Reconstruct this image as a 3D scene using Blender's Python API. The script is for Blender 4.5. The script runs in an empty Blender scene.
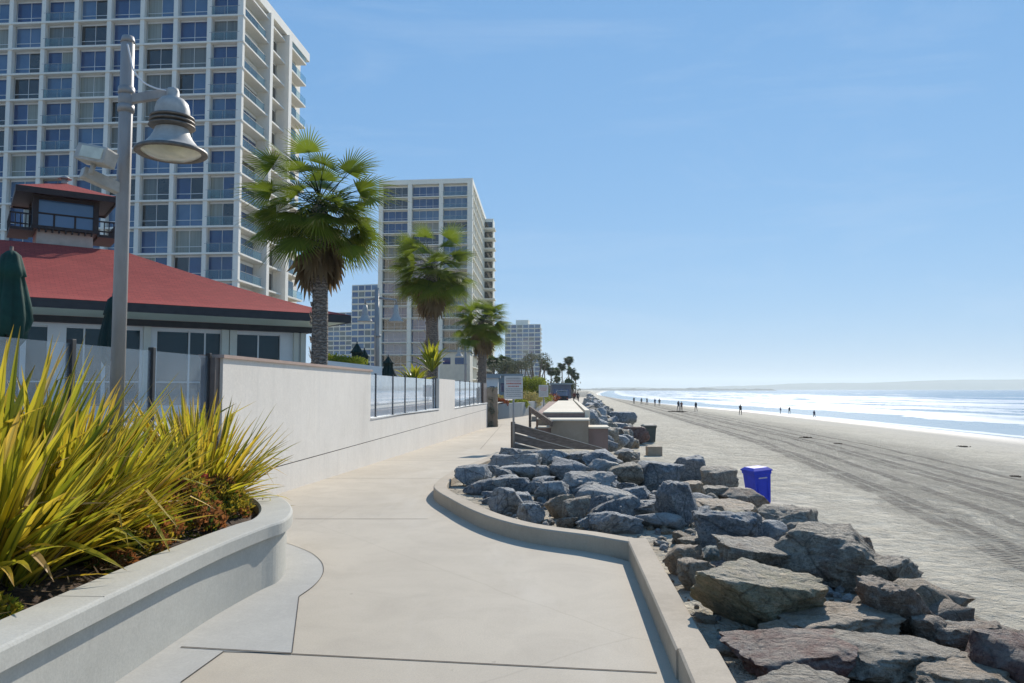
import bpy, bmesh, math, random
import numpy as np
from mathutils import Vector, Matrix, noise
R = math.radians
scene = bpy.context.scene
COL = scene.collection
rng = random.Random(7)

# ------------------------------------------------------------------ camera model
F = 780.0
PITCH = math.atan(47.5 / F)
CAMZ = 1.65
def ray(u, v):
    x = (u - 512.0) / F; y = (341.5 - v) / F
    c, s = math.cos(PITCH), math.sin(PITCH)
    return Vector((x, c - y * s, s + y * c))
def at(u, v, Y):
    """point seen at pixel u,v of the photo, Y metres ahead"""
    d = ray(u, v); k = Y / d.y
    return Vector((d.x * k, Y, CAMZ + d.z * k))
def gz(u, v, z):
    """point seen at pixel u,v lying at height z"""
    d = ray(u, v); k = (z - CAMZ) / d.z
    return Vector((d.x * k, d.y * k, z))

def interp(x, pts):
    if x <= pts[0][0]: return pts[0][1]
    for (a, b), (c, d) in zip(pts, pts[1:]):
        if x <= c:
            t = (x - a) / (c - a)
            return b + (d - b) * t
    return pts[-1][1]
def smooth(t):
    t = max(0.0, min(1.0, t)); return t * t * (3 - 2 * t)

# ------------------------------------------------------------------ tagging
def tag(o, label=None, cat=None, group=None, kind=None):
    if label: o['label'] = label
    if cat: o['category'] = cat
    if group: o['group'] = group
    if kind: o['kind'] = kind
    return o
def thing(name, label, cat, loc=(0, 0, 0), group=None, rz=0.0):
    o = bpy.data.objects.new(name, None)
    o.empty_display_size = 0.2
    COL.objects.link(o)
    o.location = loc; o.rotation_euler = (0, 0, rz)
    return tag(o, label, cat, group)
def copy_tree(o, parent=None):
    c = o.copy(); COL.objects.link(c)
    if parent: c.parent = parent
    for ch in list(o.children):
        copy_tree(ch, c)
    return c

# ------------------------------------------------------------------ mesh builder (world coordinates; parent offset removed on build)
class MB:
    def __init__(s):
        s.v = []; s.f = []; s.m = []; s.uv = {}; s.uv2 = {}; s.sm = []
    def face(s, pts, m=0, uv=None, smooth=False, uv2=None):
        i = len(s.v); s.v += [tuple(p) for p in pts]
        s.f.append(tuple(range(i, i + len(pts)))); s.m.append(m); s.sm.append(smooth)
        if uv: s.uv[len(s.f) - 1] = uv
        if uv2: s.uv2[len(s.f) - 1] = uv2
    def idx(s, verts, faces, m=0, smooth=False):
        i = len(s.v); s.v += [tuple(p) for p in verts]
        for f in faces:
            s.f.append(tuple(i + k for k in f)); s.m.append(m); s.sm.append(smooth)
    def box(s, c, size, m=0, ax=None, bev=0.0):
        """box with centre c, size, axes ax=(X,Y,Z)"""
        c = Vector(c)
        X, Y, Z = ax if ax else (Vector((1, 0, 0)), Vector((0, 1, 0)), Vector((0, 0, 1)))
        hx, hy, hz = size[0] / 2, size[1] / 2, size[2] / 2
        if bev <= 0:
            P = [c + X * (a * hx) + Y * (b * hy) + Z * (d * hz) for d in (-1, 1) for b in (-1, 1) for a in (-1, 1)]
            s.idx(P, [(0, 2, 3, 1), (4, 5, 7, 6), (0, 1, 5, 4), (2, 6, 7, 3), (0, 4, 6, 2), (1, 3, 7, 5)], m)
        else:
            b = min(bev, hx * .9, hy * .9, hz * .9)
            bm = bmesh.new()
            bmesh.ops.create_cube(bm, size=1)
            for v in bm.verts:
                v.co = Vector((v.co.x * size[0], v.co.y * size[1], v.co.z * size[2]))
            bmesh.ops.bevel(bm, geom=bm.edges[:], offset=b, segments=2, affect='EDGES', profile=0.6)
            bm.verts.index_update()
            s.idx([c + X * v.co.x + Y * v.co.y + Z * v.co.z for v in bm.verts], [tuple(v.index for v in f.verts) for f in bm.faces], m)
            bm.free()
    def abox(s, p0, p1, m=0, bev=0.0):
        p0 = Vector(p0); p1 = Vector(p1)
        d = p1 - p0
        s.box((p0 + p1) / 2, (abs(d.x), abs(d.y), abs(d.z)), m, None, bev)
    def bar(s, a, b, w, h, m=0, up=Vector((0, 0, 1)), bev=0.0):
        a = Vector(a); b = Vector(b); Y = (b - a); L = Y.length; Y.normalize()
        X = Y.cross(up)
        if X.length < 1e-4: X = Vector((1, 0, 0))
        X.normalize(); Z = X.cross(Y)
        s.box((a + b) / 2, (w, L, h), m, (X, Y, Z), bev)
    def tube(s, pts, r, m=0, n=10, caps=True):
        pts = [Vector(p) for p in pts]
        rs = r if isinstance(r, (list, tuple)) else [r] * len(pts)
        base = len(s.v); ring = []
        t = (pts[1] - pts[0]).normalized()
        x = t.orthogonal().normalized()
        for i, p in enumerate(pts):
            if i == 0: t = pts[1] - pts[0]
            elif i == len(pts) - 1: t = pts[-1] - pts[-2]
            else: t = pts[i + 1] - pts[i - 1]
            t.normalize()
            x = (x - t * x.dot(t)).normalized(); y = t.cross(x)
            for k in range(n):
                a = 2 * math.pi * k / n
                s.v.append(tuple(p + (x * math.cos(a) + y * math.sin(a)) * rs[i]))
        for i in range(len(pts) - 1):
            for k in range(n):
                a = base + i * n + k; b = base + i * n + (k + 1) % n
                s.f.append((a, b, b + n, a + n)); s.m.append(m); s.sm.append(True)
        if caps:
            s.f.append(tuple(base + k for k in reversed(range(n)))); s.m.append(m); s.sm.append(False)
            e = base + (len(pts) - 1) * n
            s.f.append(tuple(e + k for k in range(n))); s.m.append(m); s.sm.append(False)
    def lathe(s, c, prof, m=0, n=28, smooth=True):
        """profile list of (r,z) round vertical axis at c; m may be list per ring"""
        c = Vector(c); base = len(s.v)
        for r, z in prof:
            for k in range(n):
                a = 2 * math.pi * k / n
                s.v.append((c.x + r * math.cos(a), c.y + r * math.sin(a), c.z + z))
        for i in range(len(prof) - 1):
            mm = m[i] if isinstance(m, (list, tuple)) else m
            for k in range(n):
                a = base + i * n + k; b = base + i * n + (k + 1) % n
                s.f.append((a, b, b + n, a + n)); s.m.append(mm); s.sm.append(smooth)
    def build(s, name, mats, parent=None, auto=False, origin=None):
        if not isinstance(mats, (list, tuple)): mats = [mats]
        me = bpy.data.meshes.new(name)
        off = Vector((0, 0, 0))
        inv = None
        if parent is not None:
            chain = Matrix.Identity(4); p = parent
            while p is not None:
                chain = Matrix.LocRotScale(p.location, p.rotation_euler, p.scale) @ chain; p = p.parent
            inv = chain.inverted()
        elif origin is not None:
            off = Vector(origin)
        if inv is not None:
            vs = [tuple(inv @ Vector(v)) for v in s.v]
        else:
            vs = [(v[0] - off.x, v[1] - off.y, v[2] - off.z) for v in s.v]
        me.from_pydata(vs, [], s.f)
        for m in mats: me.materials.append(m)
        me.polygons.foreach_set('material_index', s.m)
        me.polygons.foreach_set('use_smooth', s.sm)
        for nm, d in (('UVMap', s.uv), ('UV2', s.uv2)):
            if d:
                L = me.uv_layers.new(name=nm)
                arr = [0.0] * (2 * len(me.loops))
                ls = 0
                for i, f in enumerate(s.f):
                    u = d.get(i)
                    if u:
                        for k in range(len(f)):
                            arr[2 * (ls + k)] = u[k][0]; arr[2 * (ls + k) + 1] = u[k][1]
                    ls += len(f)
                L.data.foreach_set('uv', arr)
        me.update()
        o = bpy.data.objects.new(name, me)
        COL.objects.link(o)
        if parent is not None: o.parent = parent
        else: o.location = off
        return o

# ------------------------------------------------------------------ materials
class NT:
    """tiny node helper"""
    def __init__(s, name):
        s.mat = bpy.data.materials.new(name); s.mat.use_nodes = True
        s.t = s.mat.node_tree; s.n = s.t.nodes; s.n.clear()
        s.out = s.n.new('ShaderNodeOutputMaterial')
        s.x = 0
    def add(s, typ, **kw):
        nd = s.n.new(typ)
        for k, v in kw.items():
            if k == 'ins':
                for a, b in v.items(): s.set(nd, a, b)
            else: setattr(nd, k, v)
        return nd
    def set(s, nd, key, val):
        sock = nd.inputs[key]
        if isinstance(val, bpy.types.NodeSocket): s.t.links.new(val, sock)
        else: sock.default_value = val
    def coord(s, kind='Object', scale=(1, 1, 1), uvmap=None):
        if uvmap:
            c = s.add('ShaderNodeUVMap', uv_map=uvmap).outputs[0]
        else:
            c = s.add('ShaderNodeTexCoord').outputs[kind]
        if tuple(scale) != (1, 1, 1):
            m = s.add('ShaderNodeMapping', ins={'Vector': c, 'Scale': scale}); c = m.outputs[0]
        return c
    def noise(s, vec, scale, detail=4, rough=0.55, dist=0.0, out='Fac'):
        return s.add('ShaderNodeTexNoise', ins={'Vector': vec, 'Scale': scale, 'Detail': detail, 'Roughness': rough, 'Distortion': dist}).outputs[out]
    def ramp(s, fac, stops):
        r = s.add('ShaderNodeValToRGB'); s.set(r, 'Fac', fac)
        el = r.color_ramp.elements
        while len(el) > 1: el.remove(el[-1])
        el[0].position = stops[0][0]; el[0].color = col4(stops[0][1])
        for p, c in stops[1:]:
            e = el.new(p); e.color = col4(c)
        return r.outputs[0]
    def mix(s, f, a, b, mode='MIX'):
        m = s.add('ShaderNodeMix', data_type='RGBA', blend_type=mode)
        s.set(m, 0, f)
        s.set(m, 6, a if isinstance(a, bpy.types.NodeSocket) else col4(a))
        s.set(m, 7, b if isinstance(b, bpy.types.NodeSocket) else col4(b))
        return m.outputs[2]
    def math(s, op, a, b=0.0, c=0.0, clamp=False):
        m = s.add('ShaderNodeMath', operation=op, use_clamp=clamp)
        s.set(m, 0, a); s.set(m, 1, b)
        if op in ('MULTIPLY_ADD', 'SMOOTH_MIN', 'COMPARE'): s.set(m, 2, c)
        return m.outputs[0]
    def maprange(s, v, a, b, c=0.0, d=1.0, interp='LINEAR'):
        m = s.add('ShaderNodeMapRange', interpolation_type=interp)
        for i, q in enumerate((v, a, b, c, d)): s.set(m, i, q)
        return m.outputs[0]
    def bump(s, h, strength=0.3, dist=0.02, normal=None):
        b = s.add('ShaderNodeBump', ins={'Height': h, 'Strength': strength, 'Distance': dist})
        if normal: s.set(b, 'Normal', normal)
        return b.outputs[0]
    def bsdf(s, color, rough=0.8, normal=None, metallic=0.0, ior=1.45, spec=0.5, **kw):
        b = s.add('ShaderNodeBsdfPrincipled')
        s.set(b, 'Base Color', color if isinstance(color, bpy.types.NodeSocket) else col4(color))
        s.set(b, 'Roughness', rough); s.set(b, 'Metallic', metallic); s.set(b, 'IOR', ior)
        s.set(b, 'Specular IOR Level', spec)
        if normal: s.set(b, 'Normal', normal)
        for k, v in kw.items(): s.set(b, k, v)
        return b.outputs[0]
    def done(s, sh):
        s.t.links.new(sh, s.out.inputs[0]); return s.mat
def col4(c):
    if isinstance(c, (int, float)): return (c, c, c, 1)
    return (c[0], c[1], c[2], 1)
def sc(c, k): return tuple(x * k for x in c)

def M_basic(name, c, rough=0.7, var=0.12, scale=3.0, bump=0.1, bscale=40.0, metallic=0.0, spec=0.5, ior=1.45, c2=None, stretch=(1, 1, 1)):
    t = NT(name); co = t.coord('Object', stretch)
    n1 = t.noise(co, scale, 5)
    base = t.mix(t.maprange(n1, 0.3, 0.7), sc(c, 1 - var), c2 if c2 else sc(c, 1 + var))
    nrm = t.bump(t.noise(co, bscale, 4), bump, 0.01) if bump > 0 else None
    return t.done(t.bsdf(base, rough, nrm, metallic, ior, spec))

def M_concrete(name, c, stain=0.25, dark=None, bump=0.25, streak=False):
    t = NT(name); co = t.coord('Object')
    big = t.noise(co, 0.35, 6, 0.6); mid = t.noise(co, 2.2, 6, 0.65, 0.4); fine = t.noise(co, 60, 3, 0.7); spk = t.noise(co, 260, 2)
    base = t.mix(t.maprange(big, 0.3, 0.7), sc(c, 1 - stain * 0.5), sc(c, 1 + stain * 0.35))
    base = t.mix(t.maprange(mid, 0.45, 0.75, 0, stain), base, dark or sc(c, 0.6))
    base = t.mix(t.maprange(fine, 0.38, 0.64, 0, 0.3), base, sc(c, 0.66))
    base = t.mix(t.maprange(t.noise(co, 14, 6, 0.7), 0.5, 0.66, 0, 0.2), base, sc(c, 1.22))
    base = t.mix(t.maprange(spk, 0.62, 0.78, 0, 0.35), base, sc(c, 0.45))
    if streak:
        st = t.noise(t.coord('Object', (5, 5, 0.25)), 1.5, 5, 0.6)
        base = t.mix(t.maprange(st, 0.5, 0.75, 0, 0.22), base, sc(c, 0.62))
    h = t.mix(0.4, mid, fine)
    return t.done(t.bsdf(base, 0.88, t.bump(h, bump, 0.01), spec=0.3))

MATS = {}
def setup_mats():
    M = MATS
    # promenade slab: warm grey with faint broom marks and wide stains
    t = NT('path_concrete'); co = t.coord('Object')
    big = t.noise(co, 0.22, 6, 0.6, 0.6); mid = t.noise(co, 1.6, 7, 0.7, 0.6); fine = t.noise(co, 90, 3, 0.7); spk = t.noise(co, 300, 2)
    br = t.noise(t.coord('Object', (2, 60, 1)), 2.0, 3)
    base = t.mix(t.maprange(big, 0.3, 0.7), (0.42, 0.36, 0.275), (0.54, 0.475, 0.375))
    base = t.mix(t.maprange(mid, 0.44, 0.66, 0, 0.4), base, (0.36, 0.31, 0.245))
    base = t.mix(t.maprange(fine, 0.38, 0.66, 0, 0.4), base, (0.31, 0.28, 0.24))
    base = t.mix(t.maprange(t.noise(t.coord('Object', (1, 0.25, 1)), 0.9, 6, 0.65), 0.52, 0.72, 0, 0.4), base, (0.58, 0.53, 0.45))
    base = t.mix(t.maprange(t.noise(co, 6.5, 3, 0.5), 0.74, 0.77, 0, 0.6), base, (0.22, 0.19, 0.15))
    base = t.mix(t.maprange(spk, 0.60, 0.72, 0, 0.6), base, (0.2, 0.18, 0.16))
    crk = t.add('ShaderNodeTexVoronoi', feature='DISTANCE_TO_EDGE', ins={'Vector': t.mix(0.12, co, t.add('ShaderNodeTexNoise', ins={'Vector': co, 'Scale': 1.2, 'Detail': 5}).outputs['Color']), 'Scale': 0.16}).outputs[0]
    base = t.mix(t.maprange(crk, 0.0, 0.0016, 0.2, 0.0), base, (0.2, 0.17, 0.13))
    h = t.mix(0.5, fine, br)
    M['path'] = t.done(t.bsdf(base, 0.85, t.bump(h, 0.25, 0.006), spec=0.35))
    M['apron'] = M_concrete('apron_concrete', (0.43, 0.415, 0.375), 0.3)
    M['joint'] = M_basic('joint_dark', (0.07, 0.06, 0.05), 0.95, 0.3, 10, 0.2)
    M['kerb'] = M_concrete('kerb_concrete', (0.45, 0.38, 0.29), 0.45, (0.24, 0.2, 0.15))
    M['planter'] = M_concrete('planter_paint', (0.47, 0.455, 0.40), 0.3, (0.33, 0.31, 0.27), 0.25)
    M['stucco'] = M_concrete('stucco', (0.80, 0.74, 0.65), 0.2, (0.55, 0.48, 0.38), 0.3, True)
    M['coping'] = M_concrete('coping', (0.45, 0.33, 0.27), 0.3)
    # old seawall
    t = NT('seawall_old'); co = t.coord('Object')
    big = t.noise(co, 1.4, 6, 0.65, 0.5); fine = t.noise(co, 40, 4)
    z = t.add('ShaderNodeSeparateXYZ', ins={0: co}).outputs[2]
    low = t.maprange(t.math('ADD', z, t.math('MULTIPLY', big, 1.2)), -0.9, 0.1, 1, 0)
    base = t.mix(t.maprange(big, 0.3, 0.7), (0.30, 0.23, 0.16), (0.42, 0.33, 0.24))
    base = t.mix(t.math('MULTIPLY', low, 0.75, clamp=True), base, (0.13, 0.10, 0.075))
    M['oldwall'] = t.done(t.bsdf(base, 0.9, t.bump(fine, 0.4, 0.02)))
    M['oldcap'] = M_concrete('seawall_cap', (0.74, 0.66, 0.52), 0.3)
    M['pinkwall'] = M_concrete('seawall_block', (0.32, 0.22, 0.18), 0.4, (0.15, 0.11, 0.08), 0.4)
    # soil mulch
    M['soil'] = M_basic('mulch', (0.035, 0.024, 0.016), 0.95, 0.6, 30, 0.9, 55, c2=(0.10, 0.06, 0.035))
    M['terrace'] = M_concrete('terrace_paving', (0.4, 0.37, 0.33), 0.3)
    # metals
    M['galv'] = M_basic('grey_pole_paint', (0.32, 0.305, 0.29), 0.5, 0.16, 8, 0.06, 120, 0.1, stretch=(1, 1, 0.3))
    M['galv_l'] = M_basic('pale_lamp_paint', (0.42, 0.405, 0.37), 0.55, 0.16, 14, 0.08, 100, 0.0)
    M['rim'] = M_basic('weathered_lamp_rim', (0.16, 0.14, 0.12), 0.5, 0.25, 20, 0.1, 80, 0.4)
    M['lens'] = M_basic('lamp_lens', (0.62, 0.62, 0.50), 0.15, 0.2, 6, 0.15, 18, 0.0, 0.8)
    M['darkmetal'] = M_basic('dark_post', (0.035, 0.033, 0.032), 0.45, 0.2, 8, 0.05, 60, 0.4)
    M['bronze'] = M_basic('bronze_post', (0.13, 0.10, 0.085), 0.45, 0.2, 8, 0.05, 60, 0.4)
    M['cable'] = M_basic('white_cable', (0.7, 0.7, 0.7), 0.5, 0.05)
    M['wood_rail'] = M_basic('weathered_boards', (0.16, 0.125, 0.10), 0.9, 0.35, 4, 0.5, 30, stretch=(1, 1, 6))
    M['wood_top_lit'] = M_basic('sunlit_board_edge', (0.6, 0.55, 0.48), 0.85, 0.2, 6, 0.3, 30)  # pale colour paints sunlight on the board tops
    M['white'] = M_basic('white_paint', (0.72, 0.71, 0.67), 0.6, 0.06, 1.2, 0.05, 40)
    M['cream'] = M_basic('cream_paint', (0.62, 0.60, 0.50), 0.65, 0.08, 1.2, 0.05, 40)
    M['tower_white'] = M_concrete('tower_concrete', (0.86, 0.81, 0.70), 0.12, (0.5, 0.46, 0.4), 0.05, True)
    M['tower_pale'] = M_concrete('tower_concrete_pale', (0.80, 0.77, 0.66), 0.12, (0.45, 0.43, 0.38), 0.05, True)
    M['soffit'] = M_concrete('soffit_paint', (0.55, 0.47, 0.35), 0.1, bump=0.03)
    M['dkwood'] = M_basic('dark_brown_timber', (0.028, 0.018, 0.016), 0.6, 0.25, 6, 0.2, 40)
    M['soffit_green'] = M_basic('pale_green_soffit', (0.66, 0.74, 0.62), 0.7, 0.05, 1, 0.03)
    M['fascia'] = M_basic('charcoal_fascia', (0.030, 0.030, 0.032), 0.6, 0.2, 3, 0.1, 40)
    M['tancloth'] = M_basic('tan_cladding', (0.5, 0.40, 0.32), 0.8, 0.1, 3, 0.1)
    # red shingles
    t = NT('red_shingles'); co = t.coord('UV')
    br = t.add('ShaderNodeTexBrick', offset=0.5, ins={'Vector': co, 'Scale': 1.0, 'Mortar Size': 0.012, 'Color1': (0.42, 0.075, 0.06, 1), 'Color2': (0.32, 0.058, 0.048, 1), 'Mortar': (0.2, 0.045, 0.04, 1), 'Brick Width': 0.33, 'Row Height': 0.16})
    n = t.noise(t.coord('Object'), 0.6, 5); n2 = t.noise(t.coord('Object'), 14, 4)
    base = t.mix(t.maprange(n, 0.35, 0.7, 0, 0.35), br.outputs[0], (0.43, 0.095, 0.075))
    base = t.mix(t.maprange(n2, 0.4, 0.7, 0, 0.3), base, (0.28, 0.06, 0.05))
    M['redroof'] = t.done(t.bsdf(base, 0.95, t.bump(br.outputs[1], 0.3, 0.02), spec=0.2))
    # window glass kinds
    def glass(name, c, c2, rough=0.04, spec=0.7, ior=1.6, curtain=False):
        t = NT(name); co = t.coord('Object')
        n = t.noise(co, 0.5, 3)
        base = t.mix(t.maprange(n, 0.3, 0.7), c, c2)
        if curtain:
            w = t.add('ShaderNodeTexWave', wave_type='BANDS', bands_direction='X', ins={'Vector': co, 'Scale': 1.9, 'Distortion': 1.5, 'Detail': 2}).outputs[0] if False else t.noise(t.coord('Object', (9, 9, 0.05)), 1.0, 2)
            base = t.mix(t.maprange(w, 0.35, 0.65, 0, 0.6), base, sc(c, 0.45))
        warp = t.bump(t.noise(co, 0.9, 2), 0.05, 0.05)
        return t.done(t.bsdf(base, rough, warp, ior=ior, spec=spec))
    M['glass_navy'] = glass('window_glass_navy', (0.012, 0.04, 0.12), (0.025, 0.07, 0.18))
    M['glass_blue'] = glass('window_glass_blue', (0.05, 0.11, 0.20), (0.09, 0.16, 0.26))
    M['glass_black'] = glass('window_glass_black', (0.006, 0.008, 0.012), (0.03, 0.035, 0.035))
    M['glass_curtain'] = glass('window_glass_curtain', (0.33, 0.33, 0.27), (0.26, 0.28, 0.24), 0.2, 0.5, 1.5, True)
    M['glass_curt2'] = glass('window_glass_blind', (0.15, 0.17, 0.16), (0.20, 0.2, 0.17), 0.1, 0.6, 1.5, True)
    M['glass_teal'] = glass('window_glass_teal', (0.004, 0.022, 0.028), (0.008, 0.035, 0.045), ior=1.5, spec=0.5)
    M['room'] = M_basic('balcony_back', (0.30, 0.26, 0.2), 0.8, 0.15)
    # see-through panel: thin tinted sheet
    def panel(name, tint, refl, haze, hz):
        t = NT(name)
        tr = t.add('ShaderNodeBsdfTransparent', ins={'Color': col4(tint)}).outputs[0]
        gl = t.add('ShaderNodeBsdfGlossy', ins={'Color': (1, 1, 1, 1), 'Roughness': 0.03}).outputs[0]
        df = t.add('ShaderNodeBsdfDiffuse', ins={'Color': col4(haze)}).outputs[0]
        fr = t.math('MULTIPLY', t.add('ShaderNodeFresnel', ins={'IOR': refl}).outputs[0], t.math('SUBTRACT', 1.0, t.add('ShaderNodeNewGeometry').outputs['Backfacing']))
        n = t.noise(t.coord('Object'), 1.5, 4)
        a = t.add('ShaderNodeMixShader', ins={0: t.maprange(n, 0.3, 0.7, hz * 0.8, hz * 1.2), 1: tr, 2: df}).outputs[0]
        b = t.add('ShaderNodeMixShader', ins={0: fr, 1: a, 2: gl}).outputs[0]
        return t.done(b)
    M['windscreen'] = panel('windscreen_glass', (0.86, 0.90, 0.93), 1.35, (0.42, 0.50, 0.56), 0.15)
    M['windscreen_frost'] = panel('salt_hazed_glass', (0.7, 0.76, 0.8), 1.5, (0.55, 0.6, 0.64), 0.6)
    M['railglass'] = panel('balcony_glass', (0.78, 0.88, 0.9), 1.3, (0.38, 0.50, 0.54), 0.14)
    M['umb'] = M_basic('green_canvas', (0.006, 0.045, 0.032), 0.85, 0.3, 4, 0.3, 50)
    M['umbdark'] = M_basic('dark_green_canvas', (0.004, 0.022, 0.018), 0.85, 0.3, 4, 0.3, 50)
    # foliage
    def leaf(name, c1, c2, tipc=None, trans=0.35, uv=True):
        t = NT(name)
        a = t.add('ShaderNodeUVMap', uv_map='UVMap').outputs[0]
        sp = t.add('ShaderNodeSeparateXYZ', ins={0: a})
        r = sp.outputs[0]; l = sp.outputs[1]
        base = t.mix(r, c1, c2)
        if tipc: base = t.mix(t.maprange(l, 0.72, 1.0, 0, 0.85), base, tipc)
        d = t.bsdf(base, 0.7, spec=0.15)
        tr = t.add('ShaderNodeBsdfTranslucent', ins={'Color': t.mix(0.5, base, sc(c2, 2.2))}).outputs[0]
        return t.done(t.add('ShaderNodeMixShader', ins={0: trans, 1: d, 2: tr}).outputs[0])
    M['palm'] = leaf('palm_leaf', (0.035, 0.07, 0.012), (0.16, 0.205, 0.02), (0.36, 0.24, 0.08), 0.3)
    M['palm_far'] = leaf('far_palm_leaf', (0.02, 0.045, 0.015), (0.05, 0.08, 0.02), None, 0.2)
    M['palm_dead'] = leaf('dead_palm_leaf', (0.11, 0.075, 0.04), (0.24, 0.17, 0.09), None, 0.2)
    M['shrub'] = leaf('shrub_leaf', (0.02, 0.045, 0.012), (0.09, 0.13, 0.02), None, 0.3)
    M['shrub_lime'] = leaf('lime_shrub_leaf', (0.13, 0.17, 0.02), (0.30, 0.32, 0.04), None, 0.4)
    M['shrub_gold'] = leaf('gold_shrub_leaf', (0.30, 0.22, 0.07), (0.45, 0.38, 0.14), None, 0.3)
    M['shrub_red'] = leaf('red_shrub_leaf', (0.16, 0.03, 0.012), (0.30, 0.09, 0.03), None, 0.3)
    M['tree_olive'] = leaf('olive_tree_leaf', (0.075, 0.085, 0.045), (0.15, 0.15, 0.085), None, 0.2)
    M['vine'] = leaf('vine_leaf', (0.13, 0.14, 0.09), (0.27, 0.27, 0.19), None, 0.2)
    M['sedum_mix'] = leaf('coral_sprigs', (0.07, 0.06, 0.015), (0.34, 0.13, 0.045), None, 0.35)
    M['sedum_y'] = leaf('ochre_sprigs', (0.16, 0.17, 0.02), (0.38, 0.27, 0.03), None, 0.35)
    M['flower'] = leaf('pink_flowers', (0.55, 0.05, 0.06), (0.65, 0.12, 0.1), None, 0.2)
    # flax blade: UV.x across, UV.y along; UV2.x random
    t = NT('flax_blade')
    a = t.add('ShaderNodeSeparateXYZ', ins={0: t.add('ShaderNodeUVMap', uv_map='UVMap').outputs[0]})
    b2 = t.add('ShaderNodeSeparateXYZ', ins={0: t.add('ShaderNodeUVMap', uv_map='UV2').outputs[0]})
    across = t.math('ABSOLUTE', t.math('SUBTRACT', a.outputs[0], 0.5))
    rnd = b2.outputs[0]; rnd2 = b2.outputs[1]
    yel = t.ramp(rnd, [(0.0, (0.05, 0.10, 0.01)), (0.25, (0.15, 0.20, 0.015)), (0.5, (0.42, 0.40, 0.03)), (0.75, (0.66, 0.50, 0.04)), (0.9, (0.66, 0.38, 0.045)), (1.0, (0.58, 0.42, 0.24))])
    grn = t.ramp(rnd, [(0.0, (0.02, 0.05, 0.008)), (0.6, (0.06, 0.11, 0.012)), (0.85, (0.15, 0.10, 0.02)), (1.0, (0.38, 0.26, 0.15))])
    vn = t.noise(t.add('ShaderNodeCombineXYZ', ins={0: t.math('MULTIPLY', a.outputs[0], 14.0), 1: t.math('MULTIPLY', rnd2, 50.0), 2: t.math('MULTIPLY', a.outputs[1], 1.5)}).outputs[0], 1.0, 2)
    k = t.maprange(t.math('ADD', across, t.math('MULTIPLY', t.math('SUBTRACT', vn, 0.5), 0.6)), 0.04, 0.14)
    base = t.mix(k, grn, yel)
    base = t.mix(t.maprange(a.outputs[1], 0.85, 1.0, 0, 0.7), base, (0.28, 0.12, 0.05))
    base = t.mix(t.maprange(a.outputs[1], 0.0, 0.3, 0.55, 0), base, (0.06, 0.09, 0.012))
    d = t.bsdf(base, 0.42, spec=0.5)
    tr = t.add('ShaderNodeBsdfTranslucent', ins={'Color': t.mix(0.3, base, (0.6, 0.55, 0.03))}).outputs[0]
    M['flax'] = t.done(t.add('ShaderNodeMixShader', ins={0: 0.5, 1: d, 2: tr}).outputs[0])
    # palm bark
    t = NT('palm_bark'); co = t.coord('Object')
    rg = t.add('ShaderNodeTexWave', wave_type='BANDS', bands_direction='Z', ins={'Vector': co, 'Scale': 3.2, 'Distortion': 9, 'Detail': 3, 'Detail Scale': 2.5}).outputs[0]
    n = t.noise(co, 12, 5)
    base = t.mix(rg, (0.15, 0.12, 0.095), (0.38, 0.31, 0.25)); base = t.mix(t.maprange(n, 0.3, 0.75, 0, 0.6), base, (0.05, 0.04, 0.03))
    M['bark'] = t.done(t.bsdf(base, 0.95, t.bump(t.mix(0.5, rg, n), 0.9, 0.06)))
    M['bluebin'] = M_basic('blue_plastic', (0.02, 0.045, 0.52), 0.6, 0.12, 5, 0.05, 60)
    M['greybin'] = M_basic('grey_green_plastic', (0.06, 0.075, 0.065), 0.5, 0.15, 5, 0.05, 60)
    M['rubber'] = M_basic('black_rubber', (0.015, 0.015, 0.015), 0.7, 0.2)
    M['signwhite'] = M_basic('sign_white', (0.62, 0.60, 0.56), 0.5, 0.08)
    M['signred'] = M_basic('sign_red', (0.42, 0.10, 0.08), 0.6, 0.1)
    M['signgrey'] = M_basic('sign_grey', (0.2, 0.2, 0.2), 0.6, 0.1)
    M['bldg_grey'] = M_basic('grey_blue_stucco', (0.26, 0.31, 0.33), 0.85, 0.1, 0.5, 0.05)
    M['bldg_blue'] = M_basic('slate_blue_wall', (0.10, 0.12, 0.17), 0.8, 0.15, 0.5, 0.05)
    M['far_wall'] = M_concrete('far_planter_wall', (0.30, 0.32, 0.32), 0.2)
    M['skin'] = M_basic('skin', (0.35, 0.2, 0.13), 0.6, 0.05, bump=0)
    M['cl_dark'] = M_basic('dark_cloth', (0.02, 0.022, 0.03), 0.9, 0.1, bump=0)
    M['cl_navy'] = M_basic('navy_cloth', (0.03, 0.04, 0.10), 0.9, 0.1, bump=0)
    M['cl_grey'] = M_basic('grey_cloth', (0.14, 0.14, 0.15), 0.9, 0.1, bump=0)
    M['cl_red'] = M_basic('rust_cloth', (0.16, 0.05, 0.035), 0.9, 0.1, bump=0)
    M['cl_white'] = M_basic('white_cloth', (0.5, 0.5, 0.5), 0.9, 0.1, bump=0)
    M['hair'] = M_basic('dark_hair', (0.02, 0.014, 0.01), 0.8, 0.1, bump=0)
    # rocks
    def rock(name, ca, cb, cc, vein=0.3, veinc=(0.42, 0.42, 0.42), rough=0.78, patch=None, pa=0.4, dust_sunlit_c=(0.46, 0.42, 0.345)):
        t = NT(name); co = t.coord('Object')
        oi = t.add('ShaderNodeObjectInfo').outputs['Random']
        off = t.add('ShaderNodeVectorMath', operation='ADD', ins={0: co, 1: t.add('ShaderNodeCombineXYZ', ins={0: t.math('MULTIPLY', oi, 31.0), 1: t.math('MULTIPLY', oi, 17.0), 2: t.math('MULTIPLY', oi, 9.0)}).outputs[0]}).outputs[0]
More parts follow.
